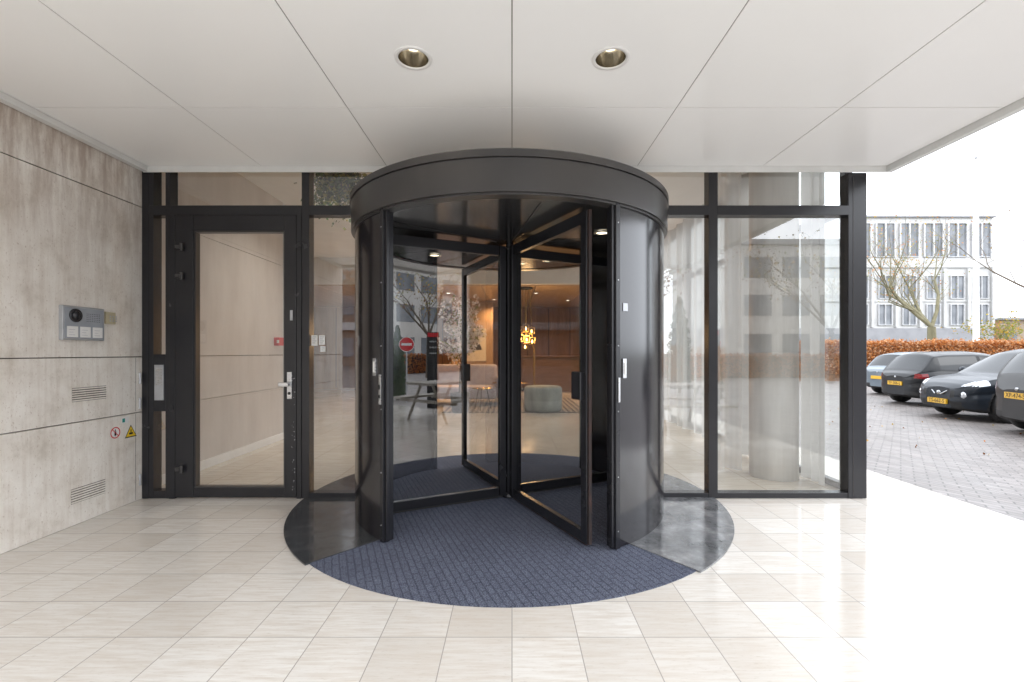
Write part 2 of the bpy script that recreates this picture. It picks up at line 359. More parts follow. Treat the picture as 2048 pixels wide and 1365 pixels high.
b.lathe((CX,CY,0),prof,128,hard=True)
ring=b.build('canopy_ring','ring',rd)
b=B(); b.lathe((CX,CY,0),[(1.22,2.3615),(0.01,2.3615)],96); b.build('bounce_disc','white',rd)  # unseen white disc on the drum, added to bounce light onto the canopy
b=B(); n=72
b.add([(CX,CY,2.110)]+[tuple(P(360*i/n,1.185,2.110)) for i in range(n)],[(0,1+i,1+(i+1)%n) for i in range(n)])
dc=b.build('drum_ceiling','drumceil',rd)
b=B()
for a in (0,60,120,180,240,300):
    c=P(a+10,0.62,2.108); u=P(a+10,1)-P(a+10,0); b.obox(c,u,0.48,0.003,0.001)
b.build('ceiling_joint','dark',dc)
M['dl']=emat('drum_lens',(1,0.85,0.6),4.0)
for a,r in ((60,0.80),(-120,0.8),(150,0.75)):
    b=B(); c=P(a,r,2.104); b.lathe(c,[(0.06,0.004),(0.06,-0.004),(0.045,-0.006),(0.042,0.0)],24)
    dl=b.build('ceiling_downlight','steel',rd)
    b=B(); b.lathe(c,[(0.042,-0.001),(0.0001,-0.001)],24); b.build('lamp_lens','dl',dl)
b=B(); b.tube((CX,CY,0.012),(CX,CY,2.109),0.032,n=24); b.lathe((CX,CY,0.01),[(0.06,0),(0.06,0.03),(0.035,0.04)],24)
b.build('centre_post','black',rd)
WA=[-64,26,116,206]
for wi,a in enumerate(WA):
    u=(P(a,1)-P(a,0)); u.z=0
    def q(r,z): v=P(a,r,z); return v
    b=B(); r0,r1=0.045,1.125; z0,z1=0.03,2.085
    b.obox(q((r0+0.05+r0)/2,(z0+z1)/2),u,0.027,0.024,(z1-z0)/2)
    b.obox(q(r1-0.03,(z0+z1)/2),u,0.03,0.020,(z1-z0)/2)
    b.obox(q((r0+r1)/2,z0+0.035),u,(r1-r0)/2-0.057,0.0185,0.035)
    b.obox(q((r0+r1)/2,z1-0.04),u,(r1-r0)/2-0.057,0.0185,0.04)
    wing=b.build('door_wing','black',rd,bevel=0.003)
    b=B(); ga,gb=r0+0.055,r1-0.06; b.quad(q(ga,z0+0.07),q(gb,z0+0.07),q(gb,z1-0.08),q(ga,z1-0.08)); b.build('glass_pane','wingglass',wing)
    b=B(); b.obox(q(r1+0.008,(z0+z1)/2),u,0.008,0.010,(z1-z0)/2); b.obox(q((r0+r1)/2,z0-0.008),u,(r1-r0)/2-0.02,0.006,0.008)
    b.build('brush_seal','rust' if wi==1 else 'dark',wing)
    b=B(); b.obox(q(r1-0.085 if wi==1 else r1-0.05,1.0),u,0.052,0.042,0.088); b.build('latch_box','black',wing,bevel=0.006)

# ------------------------------------------------------------------ facade frame
fa=empty('glass_facade',(0,D,0),'black framed glass facade beside the revolving door','facade')
ya,yb=D-0.035,D+0.06
b=B()
ZTOP=3.15
z_t0,z_t1=FZ(433),FZ(414)
zs0,zs1=0.001,FZ(984)
DL,DR=CX-RW+0.003,CX+RW-0.003
def vm(p0,p1,z0=0.002,z1=ZTOP,dy=0): b.box(FX(p0),FX(p1),ya-dy,yb,z0,z1)
vm(290,303,dy=0.004); vm(303,312); vm(336,345); vm(345,356,0.002,z_t0,dy=0.01); vm(597,606,0.002,z_t0,dy=0.01); vm(606,621)
b.box(FX(312),FX(336),ya+0.003,yb-0.01,FZ(822),FZ(709))
b.box(FX(303),FX(606),ya-0.003,yb-0.003,z_t0,z_t1)
b.box(FX(621),DL,ya-0.003,yb-0.003,z_t0,z_t1); b.box(DR,FX(1413),ya-0.003,yb-0.003,z_t0,z_t1)
b.box(FX(1431),FX(1690),ya-0.003,yb-0.003,z_t0,z_t1)
vm(1413,1431)
b.box(FX(312),FX(336),ya+0.002,yb-0.01,0.002,FZ(980)); b.box(FX(312),FX(336),ya+0.002,yb-0.01,FZ(434),z_t0-0.0)
b.box(FX(621),DL,ya+0.002,yb-0.01,0.003,zs1); b.box(DR,FX(1413),ya+0.002,yb-0.01,0.003,zs1); b.box(FX(1431),FX(1690),ya+0.002,yb-0.01,0.003,zs1)
b.box(FX(820),FX(832),ya+0.005,yb-0.01,2.37,ZTOP); b.box(FX(1210),FX(1222),ya+0.005,yb-0.01,2.37,ZTOP)
b.box(FX(303),FX(1690),ya+0.01,yb-0.02,ZTOP,ZTOP+0.06)
b.build('window_frame','black',fa,bevel=0.003)
b=B(); b.box(FX(1690)-0.005,FX(1733)-0.03,D-0.038,D+0.06,0.003,2.695)
b.build('corner_post','black',fa,bevel=0.004)
b=B(); b.box(FX(1690)+0.035,FX(1690)+0.039,D-0.0408,D-0.0382,0.02,2.66)
b.build('post_trim','ring',fa)
def pane(x0,x1,z0,z1,y=D+0.01): 
    b=B(); b.quad((x0,y,z0),(x1,y,z0),(x1,y,z1),(x0,y,z1)); return b.build('window_pane','glass',fa)
pane(FX(312),FX(336),FZ(980),FZ(822)); pane(FX(312),FX(336),FZ(709),FZ(434))
pane(FX(312),FX(336),z_t1,ZTOP); pane(FX(345),FX(606),z_t1,ZTOP)
pane(FX(621),DL,zs1,z_t0); pane(DR,FX(1413),zs1,z_t0); pane(FX(1431),FX(1690),zs1,z_t0)
pane(FX(621),FX(820),z_t1,ZTOP); pane(FX(1222),FX(1413),z_t1,ZTOP); pane(FX(1431),FX(1690),z_t1,ZTOP); pane(FX(832),FX(1210),2.37,ZTOP)
b=B(); b.box(FX(315),FX(333),ya-0.006,ya+0.003,FZ(800),FZ(730)); ls=b.build('letter_slot','silver',fa,bevel=0.002)
b=B(); b.box(FX(318),FX(330),ya-0.008,ya-0.0062,FZ(770),FZ(735)); b.build('slot_flap','steel',ls)
for (x0,x1,y0,y1,c) in ((622,634,671,692,'white'),(637,649,671,690,'white'),(640,650,693,704,'white')):
    b=B(); b.box(FX(x0),FX(x1),D-0.002,D+0.004,FZ(y1),FZ(y0)); nl=b.build('notice_sticker','white',label='small white notice stuck on the glass',cat='sticker',group='notices on the glass')
    b=B()
    for k in range(4):
        zz=FZ(y0+3+k*4); 
        if zz>FZ(y1)+0.008: b.box(FX(x0+2),FX(x1-2-(k%2)*2),D-0.0026,D-0.0021,zz-0.003,zz)
    b.build('printed_lines','dark',nl)
# ------------------------------------------------------------------ side door
sd=empty('glass_door',(FX(476),D,0),'black framed glass side door with steel lock plate','door')
dx0,dx1,dz0,dz1=FX(357),FX(596),0.012,z_t0-0.004; gx0,gx1,gz0,gz1=FX(393),FX(573),FZ(974),FZ(464)
b=B(); y0,y1=D-0.045,D+0.03
b.box(dx0,gx0,y0,y1,dz0,dz1); b.box(gx1,dx1,y0,y1,dz0,dz1); b.box(gx0,gx1,y0+0.002,y1-0.002,dz0,gz0); b.box(gx0,gx1,y0+0.002,y1-0.002,gz1,dz1)
df=b.build('door_frame','black',sd,bevel=0.003)
b=B(); t=0.012
b.box(gx0,gx0+t,y0+0.012,y1-0.01,gz0,gz1); b.box(gx1-t,gx1,y0+0.012,y1-0.01,gz0,gz1); b.box(gx0+t,gx1-t,y0+0.012,y1-0.01,gz0,gz0+t); b.box(gx0+t,gx1-t,y0+0.012,y1-0.01,gz1-t,gz1)
b.build('glazing_bead','ring',df)
b=B(); b.quad((gx0,D-0.005,gz0),(gx1,D-0.005,gz0),(gx1,D-0.005,gz1),(gx0,D-0.005,gz1)); b.build('glass_pane','glassd',sd)
for py in (498,555,935):
    b=B(); x=FX(368); z=FZ(py); b.box(x-0.028,x+0.012,D-0.075,D-0.046,z-0.015,z+0.015); b.tube((x+0.024,D-0.068,z-0.03),(x+0.024,D-0.068,z+0.03),0.012); b.build('hinge','ring',sd,bevel=0.003)
b=B(); b.box(FX(579),FX(588),D-0.053,D-0.0455,FZ(797),FZ(744)); lp=b.build('lock_plate','steel',sd,bevel=0.002)
b=B(); b.box(FX(580),FX(586),D-0.085,D-0.054,FZ(771),FZ(765)); b.box(FX(567),FX(586),D-0.1,D-0.085,FZ(772),FZ(764)); b.build('handle','steel',lp,bevel=0.003)
b=B(); b.tube((FX(583.5),D-0.058,FZ(786)),(FX(583.5),D-0.053,FZ(786)),0.012); b.build('lock_cylinder','dark',lp)
b=B(); b.box(FX(585),FX(590),D-0.052,D-0.0455,FZ(642),FZ(622)); b.build('key_plate','silver',sd)
b=B(); rs=random.Random(4)
for k in range(30):
    x=FX(rs.uniform(587,594)); z=FZ(rs.uniform(735,985)); s_=rs.uniform(0.001,0.003)
    b.add([(x-s_,D-0.0462,z-s_*1.5),(x+s_*0.8,D-0.0462,z-s_),(x+s_,D-0.0462,z+s_*2),(x-s_*0.5,D-0.0462,z+s_*1.4)],[(0,1,2,3)])
b.build('paint_chips','silver',df)
# ------------------------------------------------------------------ stone wall left
XW=FX(290)
sw=empty('stone_wall',(XW,1,0),'travertine clad wall with dark joints, vents and hatches','wall')
b=B(); seams=[0,FZ(823),FZ(714),FZ(418),3.6,4.6,6]
ys=[-0.6,1.0,2.2,3.845]
gap=0.0035
for i in range(len(seams)-1):
    for j in range(len(ys)-1):
        b.box(XW-0.03,XW,ys[j]+(0.002 if j else 0),ys[j+1]-(0.002 if j<2 else 0),seams[i]+(gap if i else 0.002),seams[i+1]-gap)
b.build('cladding','stone',sw,bevel=0.0015)
b=B(); b.box(-8,XW-0.025,-0.599,3.84,-0.3,6.0); b.build('wall_core','joint',sw)
b=B(); b.box(-8,XW-0.032,-0.66,-0.601,0.002,6.0); b.build('end_cladding','stone',sw)
def wy(px): return 3.05*F/(1023-px)
def wz(px,py): return H-(py-705)*wy(px)/F
for (x0,x1,yt,yb_) in ((145,213,774,805),(143,211,968,1010)):
    ya_,yb2=wy(x0),wy(x1); zt=wz(x0,yt+ (3 if yt<900 else 12)); zb=wz(x0,yb_)
    b=B(); n=6
    b.box(XW+0.0005,XW+0.002,ya_,yb2,zb,zt)
    vent=b.build('vent','joint',sw)
    b=B()
    for k in range(n):
        z=zb+(zt-zb)*(k+0.5)/n; h=(zt-zb)/n*0.31
        b.box(XW+0.0022,XW+0.006,ya_,yb2,z-h,z+h)
    b.build('vent_slats','stone',vent)
for py in (757,807,960):
    b=B(); y=wy(279); z=wz(279,py); b.tube((XW+0.008,y,z-0.045),(XW+0.008,y,z+0.045),0.009); b.build('hinge','silver',sw)
b=B(); b.box(XW+0.0003,XW+0.0012,wy(272)-0.0012,wy(272)+0.0012,0.01,FZ(825)); b.box(XW+0.0003,XW+0.0012,wy(272)-0.0012,wy(272)+0.0012,FZ(820),FZ(716)); b.build('hatch_joint','joint',sw)
ic=empty('intercom_panel',(XW,3.25,1.3),'grey metal intercom with round camera and name cards','intercom')
ia,ib=wy(118),wy(202); it,ibm=wz(118,610),wz(118,680)
b=B(); b.box(XW,XW+0.03,ia,ib,ibm,it); b.build('housing','silver',ic,bevel=0.004)
b=B(); b.box(XW+0.0302,XW+0.034,ia+0.012,ib-0.012,ibm+0.012,it-0.012); b.build('face_plate',pm('grey_plate',(0.27,0.29,0.32),(0.32,0.34,0.37),8,0.4),ic,bevel=0.001)
cyy=ia+(ib-ia)*0.27; czz=it-0.065
b=B(); b.lathe((XW+0.034,cyy,czz),[(0.047,0),(0.047,0.006),(0.039,0.012),(0.033,0.008),(0.028,0.018),(0.013,0.026),(0.0001,0.028)],28,axis='x'); b.build('camera_dome','black',ic)
b=B()
for r_ in range(5):
    for c_ in range(8): b.box(XW+0.0341,XW+0.0348,ia+0.17+c_*0.014,ia+0.176+c_*0.014,it-0.05-r_*0.013,it-0.046-r_*0.013)
b.build('speaker_holes','dark',ic)
for k in range(3):
    yy=ia+0.025+k*0.096
    b=B(); b.box(XW+0.0341,XW+0.0365,yy,yy+0.078,ibm+0.02,ibm+0.095); nc=b.build('name_card','white',ic)
    b=B(); 
    for j in range(3): b.box(XW+0.0366,XW+0.0370,yy+0.012,yy+0.055-0.012*(j%2),ibm+0.035+j*0.018,ibm+0.037+j*0.018)
    b.build('name_lines',pm('ink%d'%k,(0.35,0.35,0.42),None,5,0.6),nc)
b=B(); b.box(XW,XW+0.022,wy(208),wy(227),wz(208,648),wz(208,624)); kp=b.build('access_keypad',pm('beige_plastic',(0.50,0.44,0.30),None,10,0.4),label='small beige keypad on the stone wall',cat='keypad',bevel=0.003)
b=B()
for i in range(3):
    for j in range(3):
        yy=wy(211)+0.014+j*0.024; zz=wz(208,645)+0.008+i*0.017; b.box(XW+0.0222,XW+0.024,yy,yy+0.012,zz,zz+0.009)
b.build('key','silver',kp)
M['red']=pm('sign_red',(0.60,0.02,0.03),(0.54,0.02,0.03),5,0.4); M['yellow']=pm('sign_yellow',(0.80,0.55,0.02),(0.74,0.50,0.02),5,0.4)
cy_=wy(231); cz_=wz(231,866)
b=B(); b.lathe((XW+0.002,cy_,cz_),[(0.0001,0.0),(0.042,0.0)],28,axis='x'); ws=b.build('prohibition_sticker','white',label='round red and white prohibition sticker on stone hatch',cat='sticker')
b=B(); b.lathe((XW+0.003,cy_,cz_),[(0.036,0),(0.044,0)],28,axis='x')
b.add([(XW+0.0033,cy_-0.03,cz_+0.026),(XW+0.0033,cy_-0.026,cz_+0.031),(XW+0.0033,cy_+0.03,cz_-0.026),(XW+0.0033,cy_+0.026,cz_-0.031)],[(0,1,2,3)]); b.build('red_ring','red',ws)
b=B(); b.tube((XW+0.0028,cy_,cz_-0.026),(XW+0.0028,cy_,cz_+0.014),0.0016,n=6); b.box(XW+0.0025,XW+0.0031,cy_-0.008,cy_+0.008,cz_-0.022,cz_+0.01); b.lathe((XW+0.0028,cy_,cz_+0.02),[(0.0001,0),(0.006,0)],12,axis='x'); b.build('pictogram','dark',ws)
cy_=wy(262); cz_=wz(262,864)
def tri(s,x): return [(x,cy_-s,cz_-s*0.75),(x,cy_+s,cz_-s*0.75),(x,cy_,cz_+s)]
b=B(); b.add(tri(0.058,XW+0.002),[(0,1,2)]); ws=b.build('warning_sticker','dark',label='yellow triangular warning sticker on stone hatch',cat='sticker')
b=B(); b.add(tri(0.047,XW+0.003),[(0,1,2)]); b.build('yellow_field','yellow',ws)
b=B(); b.box(XW+0.0033,XW+0.0038,cy_-0.018,cy_+0.018,cz_-0.02,cz_-0.005); b.box(XW+0.0033,XW+0.0038,cy_-0.004,cy_+0.004,cz_-0.004,cz_+0.02); b.build('pictogram','dark',ws)
b=B(); y_=wy(244); b.box(XW+0.0005,XW+0.002,y_,y_+0.065,wz(244,848),wz(244,836)); ws=b.build('label_sticker','white',label='small white and green label on stone hatch',cat='sticker')
b=B(); b.box(XW+0.0022,XW+0.0026,y_+0.005,y_+0.03,wz(244,846),wz(244,838)); b.build('green_mark',pm('teal',(0.02,0.25,0.22),None,5,0.5),ws)

# ------------------------------------------------------------------ canopy
ca=empty('entrance_canopy',(0,1.7,2.7),'white panelled entrance canopy with two recessed downlights','canopy')
ZC=H+1.535; PW=1.033
xe=[-3.05,-2*PW,-PW,0,PW,2*PW,3.085]; ye=[-0.42,0.83,1.862,2.895,3.80]
b=B(); g=0.003
holes=[(-0.515,2.41),(0.515,2.41)]
for i in range(6):
    for j in range(4):
        x0,x1,y0,y1=xe[i]+g,xe[i+1]-g,ye[j]+g,ye[j+1]-g
        hs_=[h for h in holes if x0<h[0]<x1 and y0<h[1]<y1]
        z=ZC
        if hs_:
            hx,hy=hs_[0]; n=48; inn=[];out=[]
            for k in range(n):
                a=2*math.pi*(k+0.5)/n; dx,dy=math.cos(a),math.sin(a)
                inn.append((hx+0.082*dx,hy+0.082*dy,z))
                tx=((x1 if dx>0 else x0)-hx)/dx; ty=((y1 if dy>0 else y0)-hy)/dy; t_=min(tx,ty)
                out.append((hx+t_*dx,hy+t_*dy,z))
            b.add(inn+out,[(k,(k+1)%n,n+(k+1)%n,n+k) for k in range(n)])
            for cx_,cy2 in ((x0,y0),(x1,y0),(x1,y1),(x0,y1)):
                ds=sorted(range(n),key=lambda k:(out[k][0]-cx_)**2+(out[k][1]-cy2)**2)[:2]
                b.add([out[ds[0]],out[ds[1]],(cx_,cy2,z)],[(0,1,2)])
        else:
            b.quad((x0,y0,z),(x0,y1,z),(x1,y1,z),(x1,y0,z))
        for (p,q_) in (((x0,y0),(x1,y0)),((x1,y0),(x1,y1)),((x1,y1),(x0,y1)),((x0,y1),(x0,y0))):
            b.quad((p[0],p[1],z),(q_[0],q_[1],z),(q_[0],q_[1],z+0.02),(p[0],p[1],z+0.02))
b.build('ceiling_panel','panel',ca)
b=B()
for x in xe[1:-1]: b.box(x-0.0028,x+0.0028,-0.42,3.80,ZC+0.003,ZC+0.012)
for y in ye[1:-1]:
    for i in range(6): b.box(xe[i]+0.0035,xe[i+1]-0.0035,y-0.0028,y+0.0028,ZC+0.0035,ZC+0.011)
b.build('panel_joint','sealant',ca)
b=B(); b.box(-3.05,3.085,-0.42,3.80,ZC+0.2,ZC+0.5); b.build('roof_slab','white',ca)
b=B()
b.box(3.085,3.14,-0.42,3.80,ZC-0.05,ZC+0.5); b.box(-3.044,3.14,3.80,3.813,ZC-0.05,ZC+0.5); b.box(-3.05,-3.00,-0.42,3.80,ZC-0.045,ZC-0.002); b.box(-3.05,3.14,-0.475,-0.42,ZC-0.05,ZC+0.5)
b.build('rim','rim',ca,bevel=0.003)
M['bulb']=emat('warm_bulb',(1,0.92,0.76),5)
M['bulb2']=emat('lamp_glow',(1,0.90,0.70),3.5)
for hx,hy in holes:
    b=B(); b.lathe((hx,hy,ZC),[(0.078,0.0),(0.078,-0.005),(0.096,-0.005),(0.098,0.0)],48)
    dl=b.build('downlight','white',ca)
    b=B(); b.lathe((hx,hy,ZC),[(0.079,-0.002),(0.074,0.035),(0.060,0.075),(0.046,0.090)],40); b.build('reflector','chrome',dl)
    b=B(); b.lathe((hx,hy,ZC),[(0.056,0.088),(0.05,0.070),(0.03,0.058),(0.0001,0.055)],24); b.build('bulb','bulb2',dl)
    light('downlight_lamp','SPOT',(hx,hy,ZC+0.045),9,(1,0.85,0.65),dl,spot_size=R(95),spot_blend=0.6,shadow_soft_size=0.03)

# ------------------------------------------------------------------ building shell & lobby
ob_=empty('office_building',(-2.5,10,0),'upper body of the stone clad office building','building')
b=B(); b.box(-8,2.95,D+0.02,15.6,3.42,9); b.box(-8.2,-8,3.84,15.6,-0.1,9); b.box(-8,2.95,15.3,15.6,-0.1,3.42); b.box(2.92,2.97,9.5,15.6,0.0,3.42); b.build('wall','stone',ob_)
b=B(); b.box(FX(303),FX(1733),D-0.02,D+0.02,ZTOP+0.06,9); b.build('front_cladding','stone',ob_)
li=empty('interior_wall',(-3.2,5,0),'pinkish stone lined inner wall with white skirting','wall')
b=B(); 
for z0,z1 in ((0.0,0.72),(0.724,1.17),(1.174,2.41),(2.414,3.3)):
    b.box(-3.4,-3.2,3.9,6.45,z0+0.001,z1)
b.box(-8,-3.4,6.25,6.45,0.001,3.3); b.build('cladding','innerwall',li,bevel=0.001)
b=B(); b.box(-3.2,-3.18,3.9,6.45,0.001,0.09); b.box(-3.2,-3.17,6.451,6.50,0.001,3.29); b.build('skirting','white',li)
b=B(); b.box(-3.199,-3.13,6.2,6.33,1.30,1.41); fb=b.build('fire_alarm_box','red',label='red fire alarm call box on pinkish wall',cat='fire alarm',bevel=0.004)
b=B(); b.box(-3.15,-3.128,6.18,6.199,1.335,1.375); b.build('white_button','white',fb)
lc=empty('lobby_ceiling',(0,9,2.7),'white lobby ceiling with lowered warm timber part','ceiling')
b=B(); b.box(-8,2.9,D+0.07,10.2,3.30,3.4); b.box(-8,2.9,10.2,10.3,2.72,3.4); b.build('white_ceiling','white',lc)
b=B(); 
for i in range(9):
    b.box(-8+i*1.22,-8+i*1.22+1.2,10.31,15.28,2.70,2.74)
b.build('timber_ceiling',pm('warm_ceiling',(0.50,0.35,0.21),(0.42,0.29,0.17),2,0.35,stretch=(6,0.5,1)),lc)
for i in range(5):
    px=962+i*41; x=(px-1023)/F*10.15
    b=B(); b.lathe((x,10.13,3.10),[(0.0001,-0.09),(0.05,-0.08),(0.075,-0.03),(0.06,0.03),(0.03,0.065)],20,axis='y'); b.build('wall_spotlight','silver',label='small round silver spotlight on white bulkhead',cat='spotlight',group='spotlights on the bulkhead')
bw=B(); bw.box(-8,2.9,15.2,15.29,0,2.7); lw_=bw.build('lobby_back_wall',pm('warm_brown_wall',(0.18,0.085,0.036),(0.27,0.135,0.06),1.5,0.4,stretch=(3,1,0.3)),label='warm brown timber panelled wall at back of lobby',cat='wall')
b=B()
for i in range(16): b.box(-7.9+i*0.7,-7.885+i*0.7,15.19,15.199,0.05,2.68)
b.build('panel_joint','dark',lw_)
b=B(); b.box(-1.75,-0.55,13.4,13.55,0,2.69); pw_=b.build('feature_wall',pm('tan_wall',(0.42,0.27,0.15),None,2,0.6),label='tan free standing wall with abstract art',cat='wall')
b=B(); b.box(-1.35,-0.75,13.37,13.398,0.95,1.9); art=b.build('picture',pm('cream_canvas',(0.70,0.62,0.50),None,2,0.7),label='beige canvas with dark curved shape on wall',cat='picture',bevel=0.003)
b=B(); n=20; b.add([(-1.15,13.366,1.28)]+[(-1.15+0.27*math.cos(math.pi*k/n*0.8),13.366,1.28+0.27*math.sin(math.pi*k/n*0.8)) for k in range(n+1)],[(0,k+1,k+2) for k in range(n)]); b.build('dark_shape','dark',art)
b=B(); b.box(0.3,2.4,13.9,14.5,0.02,1.05); b.box(0.25,2.45,13.86,14.54,1.05,1.10); b.build('reception_desk',pm('dark_timber',(0.10,0.055,0.03),(0.14,0.08,0.045),4,0.35,stretch=(1,1,6)),label='dark timber reception desk at the back wall',cat='desk',bevel=0.01)
for (x,y) in ((-2.2,5.6),(0.3,5.9),(-2.2,8.2),(0.3,8.2)):
    b=B(); b.lathe((x,y,3.299),[(0.09,0),(0.09,-0.008),(0.07,-0.008),(0.068,0.0)],24); d_=b.build('ceiling_downlight','white',label='round white recessed downlight in lobby ceiling',cat='ceiling light',group='lobby downlights')
    b=B(); b.lathe((x,y,3.295),[(0.07,0),(0.0001,0)],24); b.build('lamp_lens','bulb',d_)
    light('downlight_lamp','SPOT',(x,y,3.28),120,(1,0.94,0.86),d_,spot_size=R(130),spot_blend=0.8,shadow_soft_size=0.12)
for (x,y) in ((-1.6,11.6),(0.6,11.6),(-0.5,13.0),(1.6,13.2)):
    b=B(); b.lathe((x,y,2.699),[(0.07,0),(0.07,-0.008),(0.05,-0.008),(0.048,0.0)],24); d_=b.build('ceiling_downlight','white',label='round recessed downlight in timber ceiling',cat='ceiling light',group='lobby downlights')
    b=B(); b.lathe((x,y,2.695),[(0.05,0),(0.0001,0)],24); b.build('lamp_lens','bulb',d_)
    light('downlight_lamp','SPOT',(x,y,2.68),230,(1,0.58,0.27),d_,spot_size=R(150),spot_blend=0.8,shadow_soft_size=0.1)
b=B(); px_,py_=0.64,9.5
b.lathe((px_,py_,0),[(0.0001,0.02),(0.36,0.02),(0.385,0.05),(0.39,0.22),(0.385,0.235),(0.39,0.25),(0.39,0.46),(0.375,0.495),(0.34,0.515),(0.0001,0.525)],48)
pf=b.build('pouf',pm('green_grey_velvet',(0.15,0.165,0.15),(0.22,0.235,0.21),6,0.8,stretch=(1,1,0.2)),label='round grey green upholstered pouf on rug',cat='pouf')
b=B(); b.lathe((px_,py_,0),[(0.3,0.0),(0.3,0.02)],32); b.build('base','dark',pf)
def rugmat():
    m,nt,o=newmat('patterned_rug'); p=N(nt,'BsdfPrincipled'); nt.links.new(p.outputs[0],o.inputs[0]); c=N(nt,'TexChecker'); c.inputs['Scale'].default_value=13; c.inputs[1].default_value=(0.05,0.045,0.045,1); c.inputs[2].default_value=(0.24,0.20,0.16,1)
    nt.links.new(posnode(nt,rot=(0,0,0.78)),c.inputs[0]); nt.links.new(c.outputs[0],p.inputs['Base Color']); p.inputs['Roughness'].default_value=0.95; return m
b=B(); b.box(-1.4,1.5,9.2,12.2,0.001,0.012); b.build('rug',rugmat(),label='dark and cream diamond patterned lobby rug',cat='rug')
so=empty('sofa',(-1.0,10.6,0),'pale lilac upholstered lounge sofa','sofa')
M['lilac']=pm('lilac_fabric',(0.36,0.31,0.34),(0.43,0.38,0.41),6,0.85)
b=B(); b.box(-1.9,-0.35,10.3,11.0,0.16,0.44); b.build('seat','lilac',so,bevel=0.05)
b=B(); b.box(-1.9,-0.35,11.0,11.22,0.16,0.92); b.build('backrest','lilac',so,bevel=0.07)
for x in (-2.05,-0.35):
    b=B(); b.box(x,x+0.15,10.3,11.2,0.16,0.66); b.build('armrest','lilac',so,bevel=0.05)
for x in (-1.95,-0.3):
    for y in (10.4,11.1):
        b=B(); b.tube((x,y,0.013),(x,y,0.17),0.015,0.02,8); b.build('leg','black',so)
M['brass']=pm('brass',(0.55,0.36,0.13),(0.5,0.32,0.11),9,0.25,metal=1)
for (x,y,h) in ((-0.62,9.6,0.45),(0.15,10.2,0.52),(-0.25,10.6,0.5)):
    st=empty('side_table',(x,y,0.0),'small round brass topped side table with thin legs','side table','side tables on the rug')
    b=B(); b.lathe((x,y,h),[(0.0001,0),(0.2,0),(0.205,0.01),(0.2,0.022),(0.0001,0.022)],28); b.build('table_top','brass',st)
    for k in range(3):
        a=k*2.1+0.4; b=B(); b.tube((x+0.2*math.cos(a),y+0.2*math.sin(a),0.013),(x+0.1*math.cos(a),y+0.1*math.sin(a),h),0.008,n=8); b.build('leg','black',st)
lt=empty('luggage_trolley',(0.25,12.5,0),'brass framed luggage trolley with dark platform','trolley')
b=B(); b.box(-0.15,0.65,12.2,12.8,0.18,0.23); b.build('platform','dark',lt)
b=B()
for y in (12.25,12.75):
    pts=[(-0.1,y,0.2)]+[(0.25+0.35*math.cos(math.pi-t*math.pi/8),y,1.25+0.35*math.sin(math.pi-t*math.pi/8)) for t in range(9)]+[(0.6,y,0.2)]
    for i in range(len(pts)-1): b.tube(pts[i],pts[i+1],0.018,n=8)
b.build('hoop','brass',lt)
for x in (-0.05,0.55):
    for y in (12.3,12.7):
        b=B(); b.lathe((x,y,0.09),[(0.0001,-0.02),(0.085,-0.02),(0.085,0.02),(0.0001,0.02)],16,axis='y'); b.build('wheel','dark',lt)
ch=empty('chandelier',(0.32,10.6,2.7),'brass lantern cluster pendant with glowing warm bulbs','chandelier')
b=B(); b.lathe((0.32,10.6,2.66),[(0.0001,0.04),(0.16,0.04),(0.16,0),(0.0001,0)],20); b.build('ceiling_plate','dark',ch)
M['warm']=emat('chandelier_bulb',(1,0.50,0.14),18)
random.seed(3)
for k,(dx,dz) in enumerate(((-0.13,1.72),(0.0,1.76),(0.13,1.70),(-0.12,1.53),(0.02,1.51),(0.14,1.46),(-0.02,1.34))):
    x=0.32+dx; y=10.6+random.uniform(-.12,.12); s_=0.06
    b=B(); b.tube((x,y,dz+0.08),(0.32+dx*0.6,y,2.66),0.004,n=6)
    for sx in (-1,1):
        for sy in (-1,1): b.tube((x+sx*s_,y+sy*s_,dz-0.07),(x+sx*s_,y+sy*s_,dz+0.08),0.006,n=6)
    for z in (dz-0.07,dz+0.08):
        b.box(x-s_,x+s_,y-s_,y-s_+0.01,z-0.005,z+0.005); b.box(x-s_,x+s_,y+s_-0.01,y+s_,z-0.005,z+0.005); b.box(x-s_,x-s_+0.01,y-s_,y+s_,z-0.005,z+0.005); b.box(x+s_-0.01,x+s_,y-s_,y+s_,z-0.005,z+0.005)
    ln=b.build('lantern','brass',ch)
    b=B(); b.lathe((x,y,dz-0.02),[(0.0001,-0.03),(0.02,-0.01),(0.02,0.02),(0.008,0.05),(0.0001,0.055)],12); b.build('bulb','warm',ln)
light('chandelier_lamp','POINT',(0.32,10.3,1.55),70,(1,0.6,0.28),ch,shadow_soft_size=0.15)
